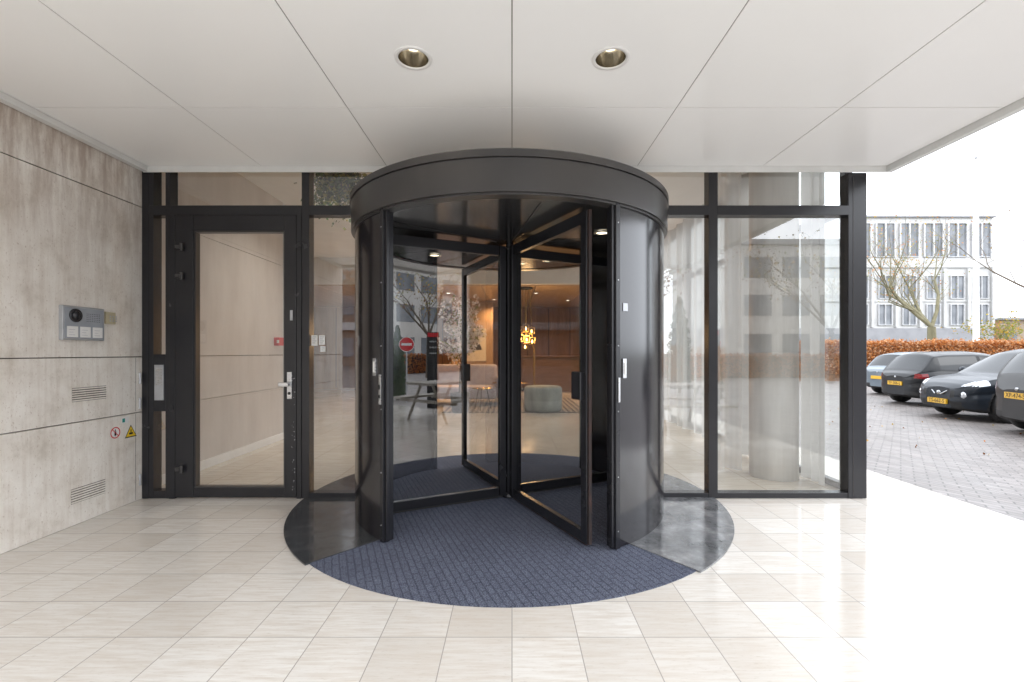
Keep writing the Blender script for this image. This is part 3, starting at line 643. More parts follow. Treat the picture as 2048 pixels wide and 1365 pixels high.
# column, curtains & side glass
b=B(); cc=(2.56,4.52,0)
for z0,z1 in ((0.001,1.205),(1.211,2.2),(2.206,3.3)): b.lathe(cc,[(0.21,z0),(0.215,z0+0.004),(0.215,z1-0.004),(0.21,z1)],48)
b.lathe(cc,[(0.209,0.001),(0.209,3.3)],40)
b.build('round_column','column',label='round beige stone column just inside the glass',cat='column')
def curtainmat(name,col,lo,hi,sc=12):
    m,nt,o=newmat(name); d=N(nt,'BsdfDiffuse'); d.inputs[0].default_value=c4(col); t=N(nt,'BsdfTranslucent'); t.inputs[0].default_value=c4(col); tr=N(nt,'BsdfTransparent')
    n=noise(nt,posnode(nt,(sc,sc,0.03)),1.5,1); x=N(nt,'MixShader'); x.inputs[0].default_value=0.5; nt.links.new(d.outputs[0],x.inputs[1]); nt.links.new(t.outputs[0],x.inputs[2])
    f=ramp(nt,n,[(0.30,(lo,)*3),(0.70,(hi,)*3)])
    y=N(nt,'MixShader'); nt.links.new(f,y.inputs[0]); nt.links.new(tr.outputs[0],y.inputs[1]); nt.links.new(x.outputs[0],y.inputs[2]); nt.links.new(y.outputs[0],o.inputs[0]); return m
M['curtain']=curtainmat('sheer_curtain',(0.66,0.65,0.635),0.5,0.8,5)
M['drape']=curtainmat('beige_drape',(0.50,0.475,0.44),0.96,1.0,4)
def curtain(pa_,pb_,mt,amp,wl,lab,wob=0.3):
    Lc=math.hypot(pb_[0]-pa_[0],pb_[1]-pa_[1]); n=int(Lc*110); vs=[]; ux,uy=(pb_[0]-pa_[0])/Lc,(pb_[1]-pa_[1])/Lc
    for k in range(n+1):
        s_=Lc*k/n; o_=amp*math.sin(s_/wl*6.283+0.6*math.sin(s_*7))+amp*wob*math.sin(s_/wl*2.7+1)
        x=pa_[0]+ux*s_-uy*o_; y=pa_[1]+uy*s_+ux*o_
        vs+=[(x,y,0.02),(x+0.008*math.sin(k*.3),y,3.28)]
    b=B(); b.add(vs,[(2*k,2*k+2,2*k+3,2*k+1) for k in range(n)],0,True)
    b.build('curtain',mt,label=lab,cat='curtain',group='curtains along the side window')
curtain((2.72,4.9),(2.74,5.9),'drape',0.05,0.22,'heavy beige floor length drape with soft folds')
curtain((2.74,6.4),(2.72,8.6),'curtain',0.06,0.34,'sheer white floor length curtain at side window')
curtain((2.80,4.12),(2.80,4.42),'drape',0.03,0.14,'heavy beige floor length drape with soft folds')
curtain((1.98,4.75),(2.32,4.70),'curtain',0.05,0.20,'sheer white floor length curtain at side window')
b=B(); b.tube((1.93,4.74,3.29),(2.35,4.72,3.29),0.012,n=8); b.tube((2.75,4.1,3.29),(2.75,9.3,3.29),0.012,n=8); b.build('curtain_rail','steel',label='slim steel curtain rail below ceiling',cat='curtain rail')
sg=empty('side_glazing',(2.91,6.7,0),'black framed side window wall of the lobby','window wall')
b=B()
for y in (4.0,5.8,7.6,9.44):
    b.box(2.88,2.95,y,y+0.06,0.002,3.3)
b.box(2.885,2.945,4.06,9.44,0.003,0.06); b.box(2.885,2.945,4.06,9.44,2.42,2.49); b.box(2.885,2.945,4.06,9.44,3.24,3.299); b.build('window_frame','black',sg)
for i,y in enumerate((4.06,5.86,7.66)):
    b=B(); y2=(5.8,7.6,9.44)[i]; b.quad((2.915,y,0.06),(2.915,y2,0.06),(2.915,y2,2.42),(2.915,y,2.42)); b.quad((2.915,y,2.49),(2.915,y2,2.49),(2.915,y2,3.24),(2.915,y,3.24)); b.build('glass_pane','glassd',sg)

# ------------------------------------------------------------------ foliage helpers
def leafmesh(name,pts,size,mats,parent=None,**kw):
    pts=np.asarray(pts); n=len(pts)
    a=rng.normal(size=(n,3)); a/=np.linalg.norm(a,axis=1)[:,None]
    c=rng.normal(size=(n,3)); c-= (c*a).sum(1)[:,None]*a; c/=np.linalg.norm(c,axis=1)[:,None]
    s=size*rng.uniform(0.6,1.3,n)[:,None]
    v=np.stack([pts-a*s*0.5, pts-c*s*0.35, pts+a*s*0.5, pts+c*s*0.35],1).reshape(-1,3)
    og=np.array(ORG[parent.name]) if parent is not None else np.array([pts[:,0].mean(),pts[:,1].mean(),pts[:,2].min()])
    me=bpy.data.meshes.new(name); me.vertices.add(4*n); me.vertices.foreach_set('co',(v-og).ravel())
    me.loops.add(4*n); me.loops.foreach_set('vertex_index',np.arange(4*n,dtype=np.int32))
    me.polygons.add(n); me.polygons.foreach_set('loop_start',np.arange(0,4*n,4,dtype=np.int32)); me.polygons.foreach_set('loop_total',np.full(n,4,dtype=np.int32))
    for m_ in mats: me.materials.append(m_)
    me.polygons.foreach_set('material_index',rng.integers(0,len(mats),n).astype(np.int32)); me.update(); me.validate()
    o=bpy.data.objects.new(name,me); coll.objects.link(o)
    if parent is not None: o.parent=parent
    else: o.location=og
    ORG[o.name]=tuple(og); meta(o,**kw); return o
L_or=leafmat('leaf_orange',(0.40,0.14,0.04),(0.54,0.24,0.08)); L_rd=leafmat('leaf_rust',(0.28,0.09,0.03),(0.40,0.15,0.05)); L_br=leafmat('leaf_brown',(0.14,0.06,0.025),(0.22,0.10,0.04)); L_pk=leafmat('leaf_pale_orange',(0.50,0.27,0.14),(0.56,0.34,0.20))
L_yg=leafmat('leaf_yellow_green',(0.26,0.25,0.06),(0.18,0.20,0.06)); L_gr=leafmat('leaf_green',(0.04,0.09,0.03),(0.07,0.13,0.04)); L_dg=leafmat('leaf_dark_green',(0.02,0.05,0.02),(0.035,0.075,0.03)); L_w=leafmat('blossom_white',(0.8,0.76,0.72),(0.85,0.70,0.66)); L_ye=leafmat('leaf_yellow',(0.5,0.35,0.06),(0.42,0.22,0.04))
M['bark']=pm('bark',(0.13,0.12,0.07),(0.20,0.18,0.11),8,0.9,bump=0.4,stretch=(1,1,0.3)); M['barkd']=pm('bark_dark',(0.10,0.08,0.06),(0.15,0.12,0.09),8,0.9)
def tree(name,base,h,spread,fork,levels,seed,leafs,lsize,lmats,trunk_r,label,bark='bark',nb=4,up=0.15,lf=0.27,thin=0.62):
    rnd=random.Random(seed); e=empty(name,base,label,'tree'); b=B(); tips=[]
    def seg(p,d,L,r,lev):
        k=3 if lev<3 else 2
        for i in range(k):
            d2=(d+Vector((rnd.uniform(-1,1),rnd.uniform(-1,1),rnd.uniform(-0.3,0.5)))*(0.05 if lev==0 else 0.22)).normalized()
            q=p+d2*(L/k); r2=r*(0.86 if k==3 else 0.78)
            b.tube(p,q,r,r2,8 if lev<2 else (5 if lev<4 else 3),caps=False); 
            if lev>=levels-2: tips.append(q)
            p,d,r=q,d2,r2
            if lev>=1 and i<k-1 and lev<levels:
                sd_=(d+Vector((rnd.uniform(-1,1),rnd.uniform(-1,1),rnd.uniform(-0.4,0.6)))*0.9).normalized(); seg(p,sd_,L*0.6,r*0.5,lev+1)
        if lev<levels:
            m=nb if lev==0 else 2
            for j in range(m):
                an=rnd.uniform(0,6.28)+j*6.28/m; o_=Vector((math.cos(an),math.sin(an),0))*spread
                nd=(d*0.75+o_*rnd.uniform(0.6,1.1)+Vector((0,0,up))).normalized()
                seg(p,nd,L*rnd.uniform(0.66,0.85) if lev else h*lf,r*thin,lev+1)
    seg(Vector(base),Vector((0,0,1)),fork,trunk_r,0)
    b.build('trunk',bark,e)
    tp=np.array([tuple(t) for t in tips]); idx=rng.integers(0,len(tp),leafs); pts=tp[idx]+rng.normal(size=(leafs,3))*0.18
    leafmesh('crown',pts,lsize,lmats,e); return e
hc=empty('beech_hedge',(24,24.4,-0.25),'clipped orange brown autumn beech hedge behind parked cars','hedge')
b=B(); 
for i in range(60):
    x=4+i*0.75; t=1.52+random.uniform(-.05,.05); b.box(x,x+0.745,23.75+random.uniform(-.04,.04),24.9,-0.31,t)
b.build('branches',pm('hedge_core',(0.14,0.06,0.025),(0.26,0.12,0.05),12,0.9),hc)
nl=42000; xx=rng.uniform(12,31,nl); top=rng.random(nl)<0.3
yy=np.where(top,rng.uniform(23.6,25,nl),23.68+rng.normal(0,0.07,nl)); zz=np.where(top,1.68+rng.normal(0,0.08,nl)+0.05*np.sin(xx*2.3),rng.uniform(0.1,1.74,nl))
leafmesh('foliage',np.stack([xx,yy,zz],1),0.10,[L_or,L_pk,L_or,L_rd,L_pk],hc)
def px3(px,depth,py=None): return ((px-1023)/F*depth, depth, H-(py-705)/F*depth if py is not None else -0.3)
tree('street_tree',(px3(1866,27)[0],27,-0.3),11.5,0.85,3.0,5,17,1200,0.10,[L_ye,L_or,L_yg],0.30,'large nearly bare autumn tree behind the hedge',nb=5,up=0.32,lf=0.28,thin=0.55)
tree('street_tree',(px3(2140,19)[0],19,-0.3),11,0.8,3.2,5,23,400,0.08,[L_br,L_ye],0.17,'bare tall tree with few brown leaves',bark='barkd',up=0.3,thin=0.55)
tree('young_tree',(px3(2000,31)[0],31,-0.3),4.4,0.8,1.5,4,5,900,0.14,[L_yg,L_ye,L_yg],0.08,'small yellow green tree beside white flagpole')
fx=px3(1951,26)[0]; fp=empty('flagpole',(fx,26,-0.3),'tall white tapered flagpole behind the hedge','flagpole')
b=B(); b.tube((fx,26,-0.3),(fx,26,8.9),0.15,0.12,16); b.tube((fx,26,8.9),(fx,26,12.1),0.075,0.05,12); b.build('pole','white',fp)
b=B(); b.lathe((fx,26,12.1),[(0.05,0),(0.1,0.06),(0.08,0.14),(0.0001,0.17)],12); b.build('finial','silver',fp)
# far office
BY=46.0
fo=empty('far_office',(35,BY+5,-0.3),'pale grey four storey office with vertical window bays','building')
M['concrete']=pm('pale_concrete',(0.43,0.425,0.42),(0.50,0.495,0.49),0.8,0.8); M['concg']=pm('grey_concrete',(0.22,0.22,0.235),(0.27,0.27,0.285),0.8,0.8)
M['win']=pm('office_window',(0.11,0.12,0.135),(0.22,0.23,0.25),0.6,0.25,0.04,spec=0.5); M['winf']=pm('window_frame_paint',(0.52,0.52,0.53),None,3,0.5)
zf=lambda py:H-(py-705)/F*BY
xl,xr=10,px3(1985,BY)[0]
b=B(); b.box(xl,xr,BY,BY+14,-0.31,zf(436)); b.build('wall','concrete',fo)
b=B(); b.box(xl-0.1,xr+0.12,BY-0.18,BY+14.1,zf(436),zf(432)); b.build('roof','concg',fo)
b=B(); b.box(xl,xr+0.01,BY-0.12,BY-0.002,-0.3,zf(657)); b.build('plinth','concg',fo)
bay=(48/F*BY)
def window(x,z0,z1,wd,ns,t=0.06,name='window'):
    b=B(); b.box(x,x+wd,BY-0.03,BY-0.003,z0,z1); wn=b.build(name,'win',fo)
    b=B()
    for k in range(ns+1):
        xx_=x+wd*k/ns; b.box(xx_-t/2,xx_+t/2,BY-0.16,BY-0.031,z0,z1)
    b.box(x-0.04,x+wd+0.04,BY-0.14,BY-0.032,z0-0.06,z0); b.box(x-0.04,x+wd+0.04,BY-0.14,BY-0.032,z1,z1+0.06); b.build('window_frame','winf',wn)
    return wn
x=xr-bay*0.9
while x>px3(1690,BY)[0]:
    window(x,zf(514),zf(448),bay*0.78,2,0.14); 
    window(x+bay*0.10,zf(597),zf(553),bay*0.56,2)
    window(x+bay*0.10,zf(650),zf(610),bay*0.56,2)
    b=B(); b.box(x+bay*0.77,x+bay*0.87,BY-0.25,BY-0.002,zf(655),zf(538)); b.build('pilaster','concrete',fo)
    x-=bay
b=B(); b.box(xl,xr+0.02,BY-0.1,BY-0.0025,zf(604),zf(601)); b.box(xl,xr+0.02,BY-0.15,BY-0.0025,zf(536),zf(518)); b.build('storey_band','concrete',fo)
b_=empty('brick_building',(62,56,-0.3),'low orange brick building beyond the car park','building')
M['brick']=tilemat('orange_brick',0.5,0.2,(0.34,0.15,0.08),(0.40,0.19,0.11),(0.3,0.25,0.2),0.02,(0.7,0.9),(1,1,1),off=0.5)
b=B(); b.box(px3(2000,56)[0],80,56,66,-0.31,px3(0,56,640)[2]); b.build('wall','brick',b_)
b=B(); b.box(px3(1998,56)[0],80.3,55.6,66,px3(0,56,640)[2],px3(0,56,636)[2]); b.build('roof','concg',b_)
for k in range(6):
    x=px3(2006,56)[0]+k*3; b=B(); b.box(x,x+1.6,55.95,55.997,1.6,3.6); b.build('window','win',b_)
nl=110; xx=rng.uniform(4.2,12,nl); yy=rng.uniform(6.5,13,nl); zz=np.array([pz(a) for a in xx])+0.012
leafmesh('fallen_leaves',np.stack([xx,yy,zz],1),0.045,[L_or,L_ye,L_br],None,kind='stuff',label='scattered orange fallen leaves on the paving',cat='leaves')

# ------------------------------------------------------------------ cars
M['tyre']=pm('tyre',(0.018,0.018,0.018),(0.03,0.03,0.03),20,0.8); M['rimm']=pm('alloy',(0.45,0.46,0.48),(0.35,0.36,0.38),8,0.3,metal=0.9); M['carglass']=pm('car_glass',(0.010,0.012,0.014),(0.02,0.023,0.026),1,0.06,0.02,spec=0.35)
M['plast']=pm('black_plastic',(0.015,0.015,0.016),(0.022,0.022,0.022),10,0.6,spec=0.3); M['lamp']=pm('headlamp_glass',(0.40,0.42,0.45),(0.62,0.64,0.67),12,0.08,metal=0.5); M['tail']=pm('tail_lamp_red',(0.20,0.008,0.01),(0.12,0.006,0.008),14,0.15); M['plate']=pm('plate_yellow',(0.62,0.36,0.02),(0.58,0.33,0.02),6,0.4)
M['cardark']=pm('black_car_paint',(0.006,0.007,0.009),(0.009,0.010,0.012),3,0.38,coat=0.18,spec=0.25); M['cargrey']=pm('charcoal_car_paint',(0.010,0.014,0.020),(0.014,0.019,0.027),3,0.38,coat=0.18,spec=0.25); M['carblue']=pm('silver_blue_car_paint',(0.10,0.13,0.155),(0.13,0.16,0.185),3,0.35,coat=0.3); M['suv']=pm('graphite_car_paint',(0.013,0.0125,0.0125),(0.018,0.017,0.017),3,0.38,coat=0.18,spec=0.25)
def car(label,x,y,rot,paint,L=3.95,W=0.87,Hh=1.45,belt=0.93,hood=0.92,txt=None,sc=0.97,kind='hatch',rw=0.31):
    e=empty('parked_car',(x,y,-0.25),label,'car','cars parked in a row',rot); e.scale=(sc,sc,sc); ORG[e.name]=(0,0,0)
    h=L/2; suv=kind=='suv'
    NX=170
    t=np.linspace(0,1,NX); xs=-h*np.cos(math.pi*t); xs=0.55*xs+0.45*np.linspace(-h,h,NX)
    rb=0.10 if suv else 0.16; rt=0.42 if suv else 0.52
    cx=[-h,-h+0.03,-h+rb,-h+rt,-h+rt+0.35,-0.3,h-1.85,h-1.60,h-0.98,h-0.6,h-0.25,h-0.08,h]
    cz=[0.80,0.88,belt+0.03,Hh-0.07,Hh-0.02,Hh,Hh-0.04,Hh-0.10,hood+0.03,hood-0.02,hood-0.10,hood-0.18,hood-0.27]
    zt=np.interp(xs,cx,cz)
    k=np.array([1,2,3,2,1.]); k/=k.sum(); zt=np.convolve(np.pad(zt,2,'edge'),k,'valid')
    bl=np.interp(xs,[-h,-h+0.15,-h+0.6,0,h-1.2,h-0.6,h-0.2,h],[0.78,belt,belt+0.04,belt-0.01,belt-0.05,hood-0.05,hood-0.14,hood-0.30]); bl=np.minimum(bl,zt-0.02)
    zb=np.interp(xs,[-h,-h+0.25,-h+0.9,h-0.9,h-0.3,h],[0.30,0.22,0.19,0.19,0.20,0.26])
    wp=W*np.power(np.maximum(1-np.power(np.abs(xs)/(h*1.003),9.0),1e-4),0.26); wp=np.minimum(wp,W)
    axl=(-h+0.72,h-0.80); ra=rw+0.055
    rows=[]
    for i in range(NX):
        w_=wp[i]; z0=zb[i]; b_=bl[i]; top=zt[i]; pts=[]
        for s_ in (0,0.45,0.9): pts.append((w_*s_*0.95,z0))
        for v in np.linspace(0,1,27)[1:]:
            z=z0+(b_-z0)*v
            f=np.interp(v,[0,0.06,0.3,0.45,0.62,0.70,0.85,0.95,1.0],[0.90,0.955,0.985,0.99,0.955,0.985,0.992,0.965,0.925]); fl=0
            for a in axl:
                d=abs(xs[i]-a)
                if d<0.62: fl=max(fl,0.035*math.cos(d/0.62*math.pi/2)*np.interp(v,[0,.5,.8,1],[1,1,0.4,0]))
            pts.append(((f+fl)*w_,z))
        g=max(0,(top-b_)); gf=min(1,g/(Hh-belt)); we=w_*0.925*(1-gf)+min(w_*0.925,W*0.72)*gf
        ze=top-0.07*gf-0.01*(1-gf)
        for v in np.linspace(0,1,15)[1:]:
            pts.append((w_*0.925+(we-w_*0.925)*v+0.02*math.sin(v*math.pi)*gf,b_+(ze-b_)*v))
        for v in np.linspace(0,1,19)[1:]:
            pts.append((we*(1-v),ze+(top+0.02*gf+0.02-ze)*(1-(1-v)**2.6)))
        rows.append(pts)
    P_=np.array(rows); K=P_.shape[1]
    V=np.zeros((NX,2*K-1,3))
    for i in range(NX):
        V[i,:,0]=xs[i]; V[i,:K,1]=P_[i,:,0]; V[i,:K,2]=P_[i,:,1]; V[i,K:,1]=-P_[i,:-1,0][::-1]; V[i,K:,2]=P_[i,:-1,1][::-1]
    zz=V[:,:,2]; fr=np.clip((V[:,:,0]-(h-0.5))/0.5,0,1); V[:,:,0]-=fr*0.10*np.clip((zz-0.55)/0.4,0,1)**1.5+fr*0.05*np.clip((0.42-zz)/0.2,0,1)
    Vo=V.copy()
    for a in axl:
        d=np.hypot(Vo[:,:,0]-a,Vo[:,:,2]-rw); m=(d<ra)&(np.abs(Vo[:,:,1])>W*0.6); V[:,:,1]=np.where(m,np.sign(V[:,:,1])*(W-0.30),V[:,:,1])
    n2=V.shape[1]; groups={}
    for i in range(NX-1):
        for k_ in range(n2-1):
            c=(Vo[i,k_]+Vo[i+1,k_]+Vo[i+1,k_+1]+Vo[i,k_+1])/4; ax=xs[i]; ay=abs(c[1]); z=c[2]; kk=k_ if k_<K-1 else 2*K-3-k_
            g=zt[i]-bl[i]; mat='body'
            dist=min(math.hypot(c[0]-a,z-rw) for a in axl) if ay>W*0.6 else 9
            if dist<ra+0.005: mat='well'
            elif dist<ra+0.045 and kind!='hatch': mat='trim'
            elif z<0.28 and kk<29: mat='trim'
            if 29<=kk<42 and g>0.16 and -h+(0.60 if not suv else 0.5)<ax<h-1.10:
                v=(kk-28)/14
                if 0.10<v<0.92: mat='trim' if (-0.36<ax<-0.28) or abs(ax-(h-1.55))<0.02 else 'side_window'
            if kk>=43:
                we=P_[i,42,0]
                if h-1.64<ax<h-1.0 and zt[i]>hood+0.05 and ay<we*0.93: mat='windscreen'
                if -h+rb+0.02<ax<-h+rt-0.03 and ay<we*0.90 and zt[i]>belt+0.07: mat='rear_window'
            if c[0]>h-0.42 and mat=='body':
                fx_=max(0,(h-0.1-c[0]))
                if ay>W*0.60 and kk<45 and hood-0.21+0.10*fx_<z<hood-0.15+0.25*fx_: mat='headlight'
                if c[0]>h-0.16 and ay<W*0.48 and 0.50<z<0.66: mat='trim'
                if c[0]>h-0.16 and ay<W*0.66 and 0.27<z<0.42: mat='trim'
            if c[0]<-h+0.28 and mat=='body' and ay>W*0.68 and (0.78<z<(belt-0.02)): mat='tail_light'
            if c[0]<-h+0.12 and mat=='body' and z<0.42: mat='trim'
            if mat in ('side_window','headlight','tail_light','well'): mat=mat+('+' if c[1]>0 else '-')
            if mat.startswith('well'): mat+=str(int(c[0]>0))
            groups.setdefault(mat,[]).append((i,k_))
    mats={'body':paint,'well':'dark','trim':'plast','side_window':'carglass','windscreen':'carglass','rear_window':'carglass','headlight':'lamp','tail_light':'tail'}
    names={'well':'wheel_arch','trim':'lower_trim'}
    for mat,fs in groups.items():
        idx={}; b=B(); vs=[]; ff=[]
        def gi(i,k_):
            if (i,k_) not in idx: idx[(i,k_)]=len(vs); vs.append(tuple(V[i,k_]))
            return idx[(i,k_)]
        for i,k_ in fs: ff.append((gi(i,k_),gi(i+1,k_),gi(i+1,k_+1),gi(i,k_+1)))
        b.add(vs,ff,0,True)
        if mat=='body':
            for i in (0,NX-1): b.add([tuple(v) for v in V[i]],[tuple(range(n2)) if i==0 else tuple(range(n2))[::-1]])
        bs=mat.rstrip('01').rstrip('+-')
        b.build(names.get(bs,bs),mats[bs],e,local=True)
    for s_ in (-1,1):
        b=B(); b.lathe((h-1.30,s_*(W+0.09),belt+0.08),[(0.0001,-0.06),(0.06,-0.05),(0.085,0.0),(0.07,0.06),(0.0001,0.08)],16,axis='x'); b.tube((h-1.30,s_*W*0.9,belt+0.02),(h-1.30,s_*(W+0.05),belt+0.06),0.02,n=6); b.build('mirror',paint,e,local=True)
        for xx in (-0.18,-1.0):
            b=B(); yy=s_*W*0.985; b.box(xx-0.03,xx+0.15,min(yy-s_*.02,yy+s_*0.02),max(yy-s_*.02,yy+s_*0.02),belt-0.17,belt-0.145); b.build('door_handle',paint,e,local=True,bevel=0.004)
        for wx in axl:
            yo=W-0.012
            b=B(); b.lathe((wx,s_*yo,rw),[(rw*0.68,-s_*0.01),(rw*0.72,0.0),(rw*0.93,0.0),(rw,-s_*0.03),(rw,-s_*0.2),(0.0001,-s_*0.2)],36,axis='y'); wh=b.build('wheel','tyre',e,local=True)
            b=B(); b.lathe((wx,s_*yo,rw),[(rw*0.70,-s_*0.005),(rw*0.66,-s_*0.01),(rw*0.64,-s_*0.06)],36,axis='y')
            b.lathe((wx,s_*yo,rw),[(0.0001,-s_*0.015),(rw*0.2,-s_*0.02),(rw*0.22,-s_*0.05)],16,axis='y')
            for k_ in range(5):
                for dd in (-0.13,0.13):
                    a=k_*2*math.pi/5+0.3
                    b.tube((wx+rw*0.15*math.cos(a),s_*(yo-0.03),rw+rw*0.15*math.sin(a)),(wx+rw*0.66*math.cos(a+dd),s_*(yo-0.02),rw+rw*0.66*math.sin(a+dd)),0.02,0.016,6)
            b.build('rim','rimm',wh,local=True)
    if kind=='crossover':
        for s_ in (-1,1):
            b=B(); b.lathe((h-0.20,s_*W*0.64,0.57),[(0.0001,0.155),(0.05,0.152),(0.085,0.135),(0.10,0.05)],24,axis='x'); b.build('headlight','lamp',e,local=True)
            b=B(); b.tube((h-0.06,s_*W*0.36,0.70),(h+0.000,s_*0.075,0.555),0.014,n=8); b.build('grille_bar','rimm',e,local=True)
    b=B(); b.lathe((h-0.01,0,0.59),[(0.0001,0.012),(0.045,0.010),(0.05,-0.02)],20,axis='x'); b.build('emblem','rimm',e,local=True)
    b=B(); b.lathe((-h-0.004,0,0.80 if not suv else 0.84),[(0.0001,-0.006),(0.03,-0.006),(0.03,0.02)],20,axis='x'); b.build('emblem','rimm',e,local=True)
    for sgn,xx,zz_ in ((1,h+0.03,0.40),(-1,-h-0.022,0.62 if not suv else 0.72)):
        b=B(); b.box(min(xx-sgn*0.04,xx),max(xx-sgn*0.04,xx),-0.26,0.26,zz_-0.055,zz_+0.055); pl=b.build('number_plate','plate',e,local=True)
        if txt: text('plate_text',txt,0.12,(xx+sgn*0.001,0,zz_),(R(90),0,R(90) if sgn>0 else R(-90)),M['dark'],pl)
    if suv:
        for s_ in (-1,1):
            b=B(); b.tube((-h+0.8,s_*(W*0.64),Hh-0.005),(h-2.0,s_*(W*0.64),Hh-0.01),0.022,n=6); b.build('roof_rail','plast',e,local=True)
    return e
def place(label,rx,ry,ang,L,front,*a,**k):
    # (rx,ry) = middle of the end facing the entrance; ang = heading away from it
    sc=k.get('sc',0.97); d=(math.cos(R(ang)),math.sin(R(ang))); cx_,cy2=rx+d[0]*L/2*sc,ry+d[1]*L/2*sc
    return car(label,cx_,cy2,R(ang+(180 if front else 0)),*a,L=L,**k)
place('black hatchback parked with its rear to the driveway',10.75,12.95,-3,3.95,False,'cardark',txt='TF-306-L',Hh=1.50)
place('dark blue grey crossover with round headlights and yellow plate',9.5,10.3,-6,4.0,True,'cargrey',Hh=1.58,belt=0.99,hood=0.97,txt='TS-662-S',kind='crossover',rw=0.34)
place('graphite sport utility car with yellow rear plate',8.80,8.05,-16,4.3,False,'suv',W=0.90,Hh=1.62,belt=1.02,hood=1.0,kind='suv',txt='XP-474-S',rw=0.36)
place('silver blue hatchback parked beside the black one',12.5,15.8,0,3.95,False,'carblue',Hh=1.49)

# ------------------------------------------------------------------ things beside / behind the viewpoint, mirrored in the glass
pt_=empty('picnic_table',(2.75,0.15,0),'weathered grey timber picnic table on the terrace','picnic table')
M['wood']=pm('grey_timber',(0.26,0.24,0.21),(0.36,0.33,0.29),4,0.8,stretch=(1,8,8))
b=B()
for k in range(5): b.box(2.15,3.35,-0.18+k*0.13,-0.06+k*0.13,0.65,0.69)
b.build('table_top','wood',pt_)
for y in (-0.55,0.65):
    b=B()
    for k in range(2): b.box(2.15,3.35,y+k*0.12,y+k*0.12+0.11,0.38,0.415)
    b.build('seat','wood',pt_)
for x in (2.35,3.1):
    b=B(); b.tube((x,-0.35,0.0),(x,0.0,0.65),0.035,n=4); b.tube((x,0.65,0.0),(x,0.3,0.65),0.035,n=4); b.box(x-0.022,x+0.022,-0.55,0.87,0.33,0.38); b.build('leg','wood',pt_)
def conifer(x,y,h,r,base=-0.25):
    e=empty('conifer',(x,y,base),'dark green narrow conifer','tree'); b=B(); b.tube((x,y,base),(x,y,base+h*0.9),0.05,0.01,8); b.build('trunk','barkd',e)
    n=9000; t=rng.random(n)**1.0; an=rng.uniform(0,6.28,n); rr=r*(1-t**2.2*0.9)*(0.75+0.25*np.sin(t*60+an*3))*rng.uniform(0.5,1.0,n)
    leafmesh('crown',np.stack([x+rr*np.cos(an),y+rr*np.sin(an),base+0.15+t*(h-0.15)],1),0.07,[L_gr,L_dg,L_gr],e)
conifer(5.25,-4.35,2.1,0.28,pz(5.25)); conifer(5.6,-7.7,3.2,0.5,-0.15); conifer(-2.4,-6.5,3.4,0.6,-0.02)
SX,SY=4.89,-3.51; sz=pz(SX)
sg_=empty('no_entry_sign',(SX,SY,sz),'red no entry road sign on grey post','road sign',rot=0)
b=B(); b.tube((SX,SY,sz),(SX,SY,1.66),0.02,n=10); b.build('post','silver',sg_)
nrm=Vector((-0.63,0.776,0)); tx=Vector((0.776,0.63,0))
def disc(c,r,off,mt,name,par):
    b=B(); n=32; c=Vector(c)+nrm*off; b.add([c]+[c+tx*r*math.cos(2*math.pi*k/n)+Vector((0,0,r*math.sin(2*math.pi*k/n))) for k in range(n)],[(0,1+k,1+(k+1)%n) for k in range(n)]); return b.build(name,mt,par)
disc((SX,SY,1.42),0.20,0.024,'white','sign_rim',sg_); disc((SX,SY,1.42),0.185,0.028,'red','sign_face',sg_)
b=B(); b.obox(Vector((SX,SY,1.42))+nrm*0.031,tx,0.135,0.002,0.032); b.build('white_bar','white',sg_)
TX,TY=4.03,-1.54; tz=pz(TX)
ds=empty('direction_sign',(TX,TY,tz),'dark totem direction sign with red header','sign')
b=B(); b.obox(Vector((TX,TY,(tz+1.66)/2)),tx,0.13,0.03,(1.66-tz)/2); b.build('board','dark',ds,bevel=0.008)
b=B(); b.obox(Vector((TX,TY,1.60))+nrm*0.032,tx,0.12,0.002,0.045); b.build('header','red',ds)
b=B()
for k in range(3): b.obox(Vector((TX,TY,1.45-k*0.13))+nrm*0.032,tx,0.08,0.002,0.016)
b.build('white_panels','silver',ds)
tree('street_tree',(5.5,-17,-0.25),9,0.95,2.4,4,31,1200,0.16,[L_br,L_rd,L_yg],0.22,'autumn tree at the far side of the road',bark='barkd')
tree('street_tree',(15,-14,-0.25),9,0.8,2.4,4,33,900,0.13,[L_yg,L_ye,L_br],0.17,'autumn tree at the far side of the road',bark='barkd')
tree('street_tree',(-7,-15,-0.05),9,0.95,2.4,4,35,1500,0.2,[L_br,L_rd],0.22,'autumn tree at the far side of the road',bark='barkd')
h2=empty('beech_hedge',(14,-19,-0.25),'low orange autumn hedge across the road','hedge')
b=B(); b.box(4,26,-19.4,-18.6,-0.3,1.0); b.build('branches','rust',h2)
nl=9000; leafmesh('foliage',np.stack([rng.uniform(4,26,nl),rng.normal(-18.58,0.06,nl),rng.uniform(-0.2,1.12,nl)],1),0.16,[L_or,L_rd],h2)
ro=empty('brick_office',(0,-34,-0.3),'brown brick office block across the road','building')
M['brbrick']=tilemat('brown_brick',0.6,0.2,(0.22,0.12,0.09),(0.28,0.16,0.12),(0.22,0.18,0.15),0.02,(0.7,0.9),(1,1,1),off=0.5)
b=B(); b.box(-34,4,-44,-34,-0.31,11); b.build('wall','brbrick',ro)
b=B(); b.box(-34.3,4.3,-44,-33.5,11,11.5); b.box(-34,4,-33.99,-33.7,3.2,3.9); b.build('roof','concrete',ro)
for i in range(11):
    for z in (0.8,4.6,7.8):
        b=B(); x=-32+i*3.1; b.box(x,x+2.2,-33.99,-33.95,z,z+1.7); b.build('window','win',ro)
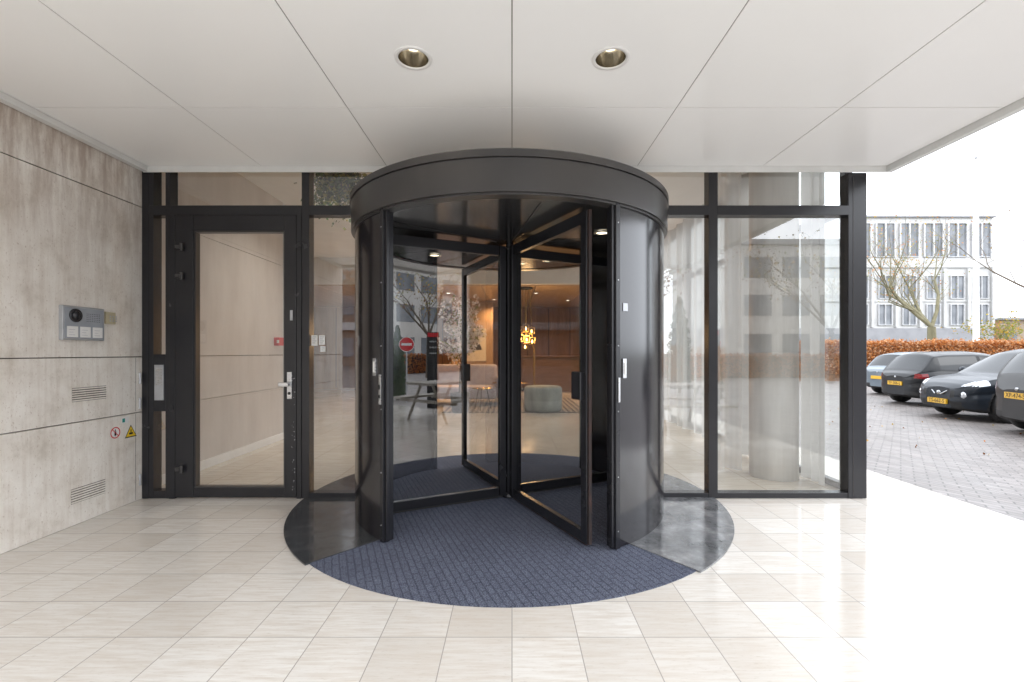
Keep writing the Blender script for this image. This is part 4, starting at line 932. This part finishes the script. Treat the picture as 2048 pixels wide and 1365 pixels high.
ro=empty('pale_office',(32,-34,-0.3),'pale beige office block across the road','building')
b=B(); b.box(18,50,-44,-30,-0.31,10); b.build('wall','column',ro)
b=B(); b.box(17.7,50.3,-44.3,-29.7,10,10.4); b.build('roof','concg',ro)
for i in range(10):
    for z in (1.0,4.2,7.3):
        b=B(); x=19+i*3.1; b.box(x,x+2.2,-29.99,-29.95,z,z+1.7); b.build('window','win',ro)
bt=empty('blossom_tree',(-1.05,9.3,0),'artificial white blossom tree in a dark pot','plant')
b=B(); b.lathe((-1.05,9.3,0),[(0.0001,0.001),(0.16,0.001),(0.2,0.4),(0.18,0.4),(0.17,0.36),(0.0001,0.36)],24); b.build('pot','dark',bt)
b=B(); random.seed(5); tips=[]
b.tube((-1.05,9.3,0.36),(-1.02,9.3,1.2),0.03,0.022,8)
for k in range(22):
    a=random.uniform(0,6.28); r_=random.uniform(0.15,0.5); z=random.uniform(1.3,2.3); p0=Vector((-1.02,9.3,random.uniform(0.9,1.2))); p1=Vector((-1.05+r_*math.cos(a),9.3+r_*math.sin(a),z)); b.tube(p0,p1,0.012,0.004,5)
    for t in np.linspace(0.35,1,9): tips.append(tuple(p0.lerp(p1,t)))
b.build('trunk','barkd',bt)
tp=np.array(tips); pts=tp[rng.integers(0,len(tp),3600)]+rng.normal(size=(3600,3))*0.06
leafmesh('blossom',pts,0.06,[L_w,L_w,L_w,L_yg],bt)
hp=empty('hanging_plant',(-1.95,5.2,3.28),'green trailing plant in a hanging pot','plant')
b=B(); b.lathe((-1.95,5.2,3.05),[(0.0001,0),(0.10,0.0),(0.14,0.16),(0.0001,0.16)],20); b.tube((-1.95,5.2,3.2),(-1.95,5.2,3.3),0.006,n=6); b.build('pot','dark',hp)
n=2600; an=rng.uniform(0,6.28,n); rr=np.abs(rng.normal(0.16,0.10,n)); leafmesh('foliage',np.stack([-1.95+rr*np.cos(an),5.2+rr*np.sin(an),3.24-rng.random(n)**1.2*0.5*(0.4+rr*2)],1),0.05,[L_gr,L_dg,L_yg],hp)
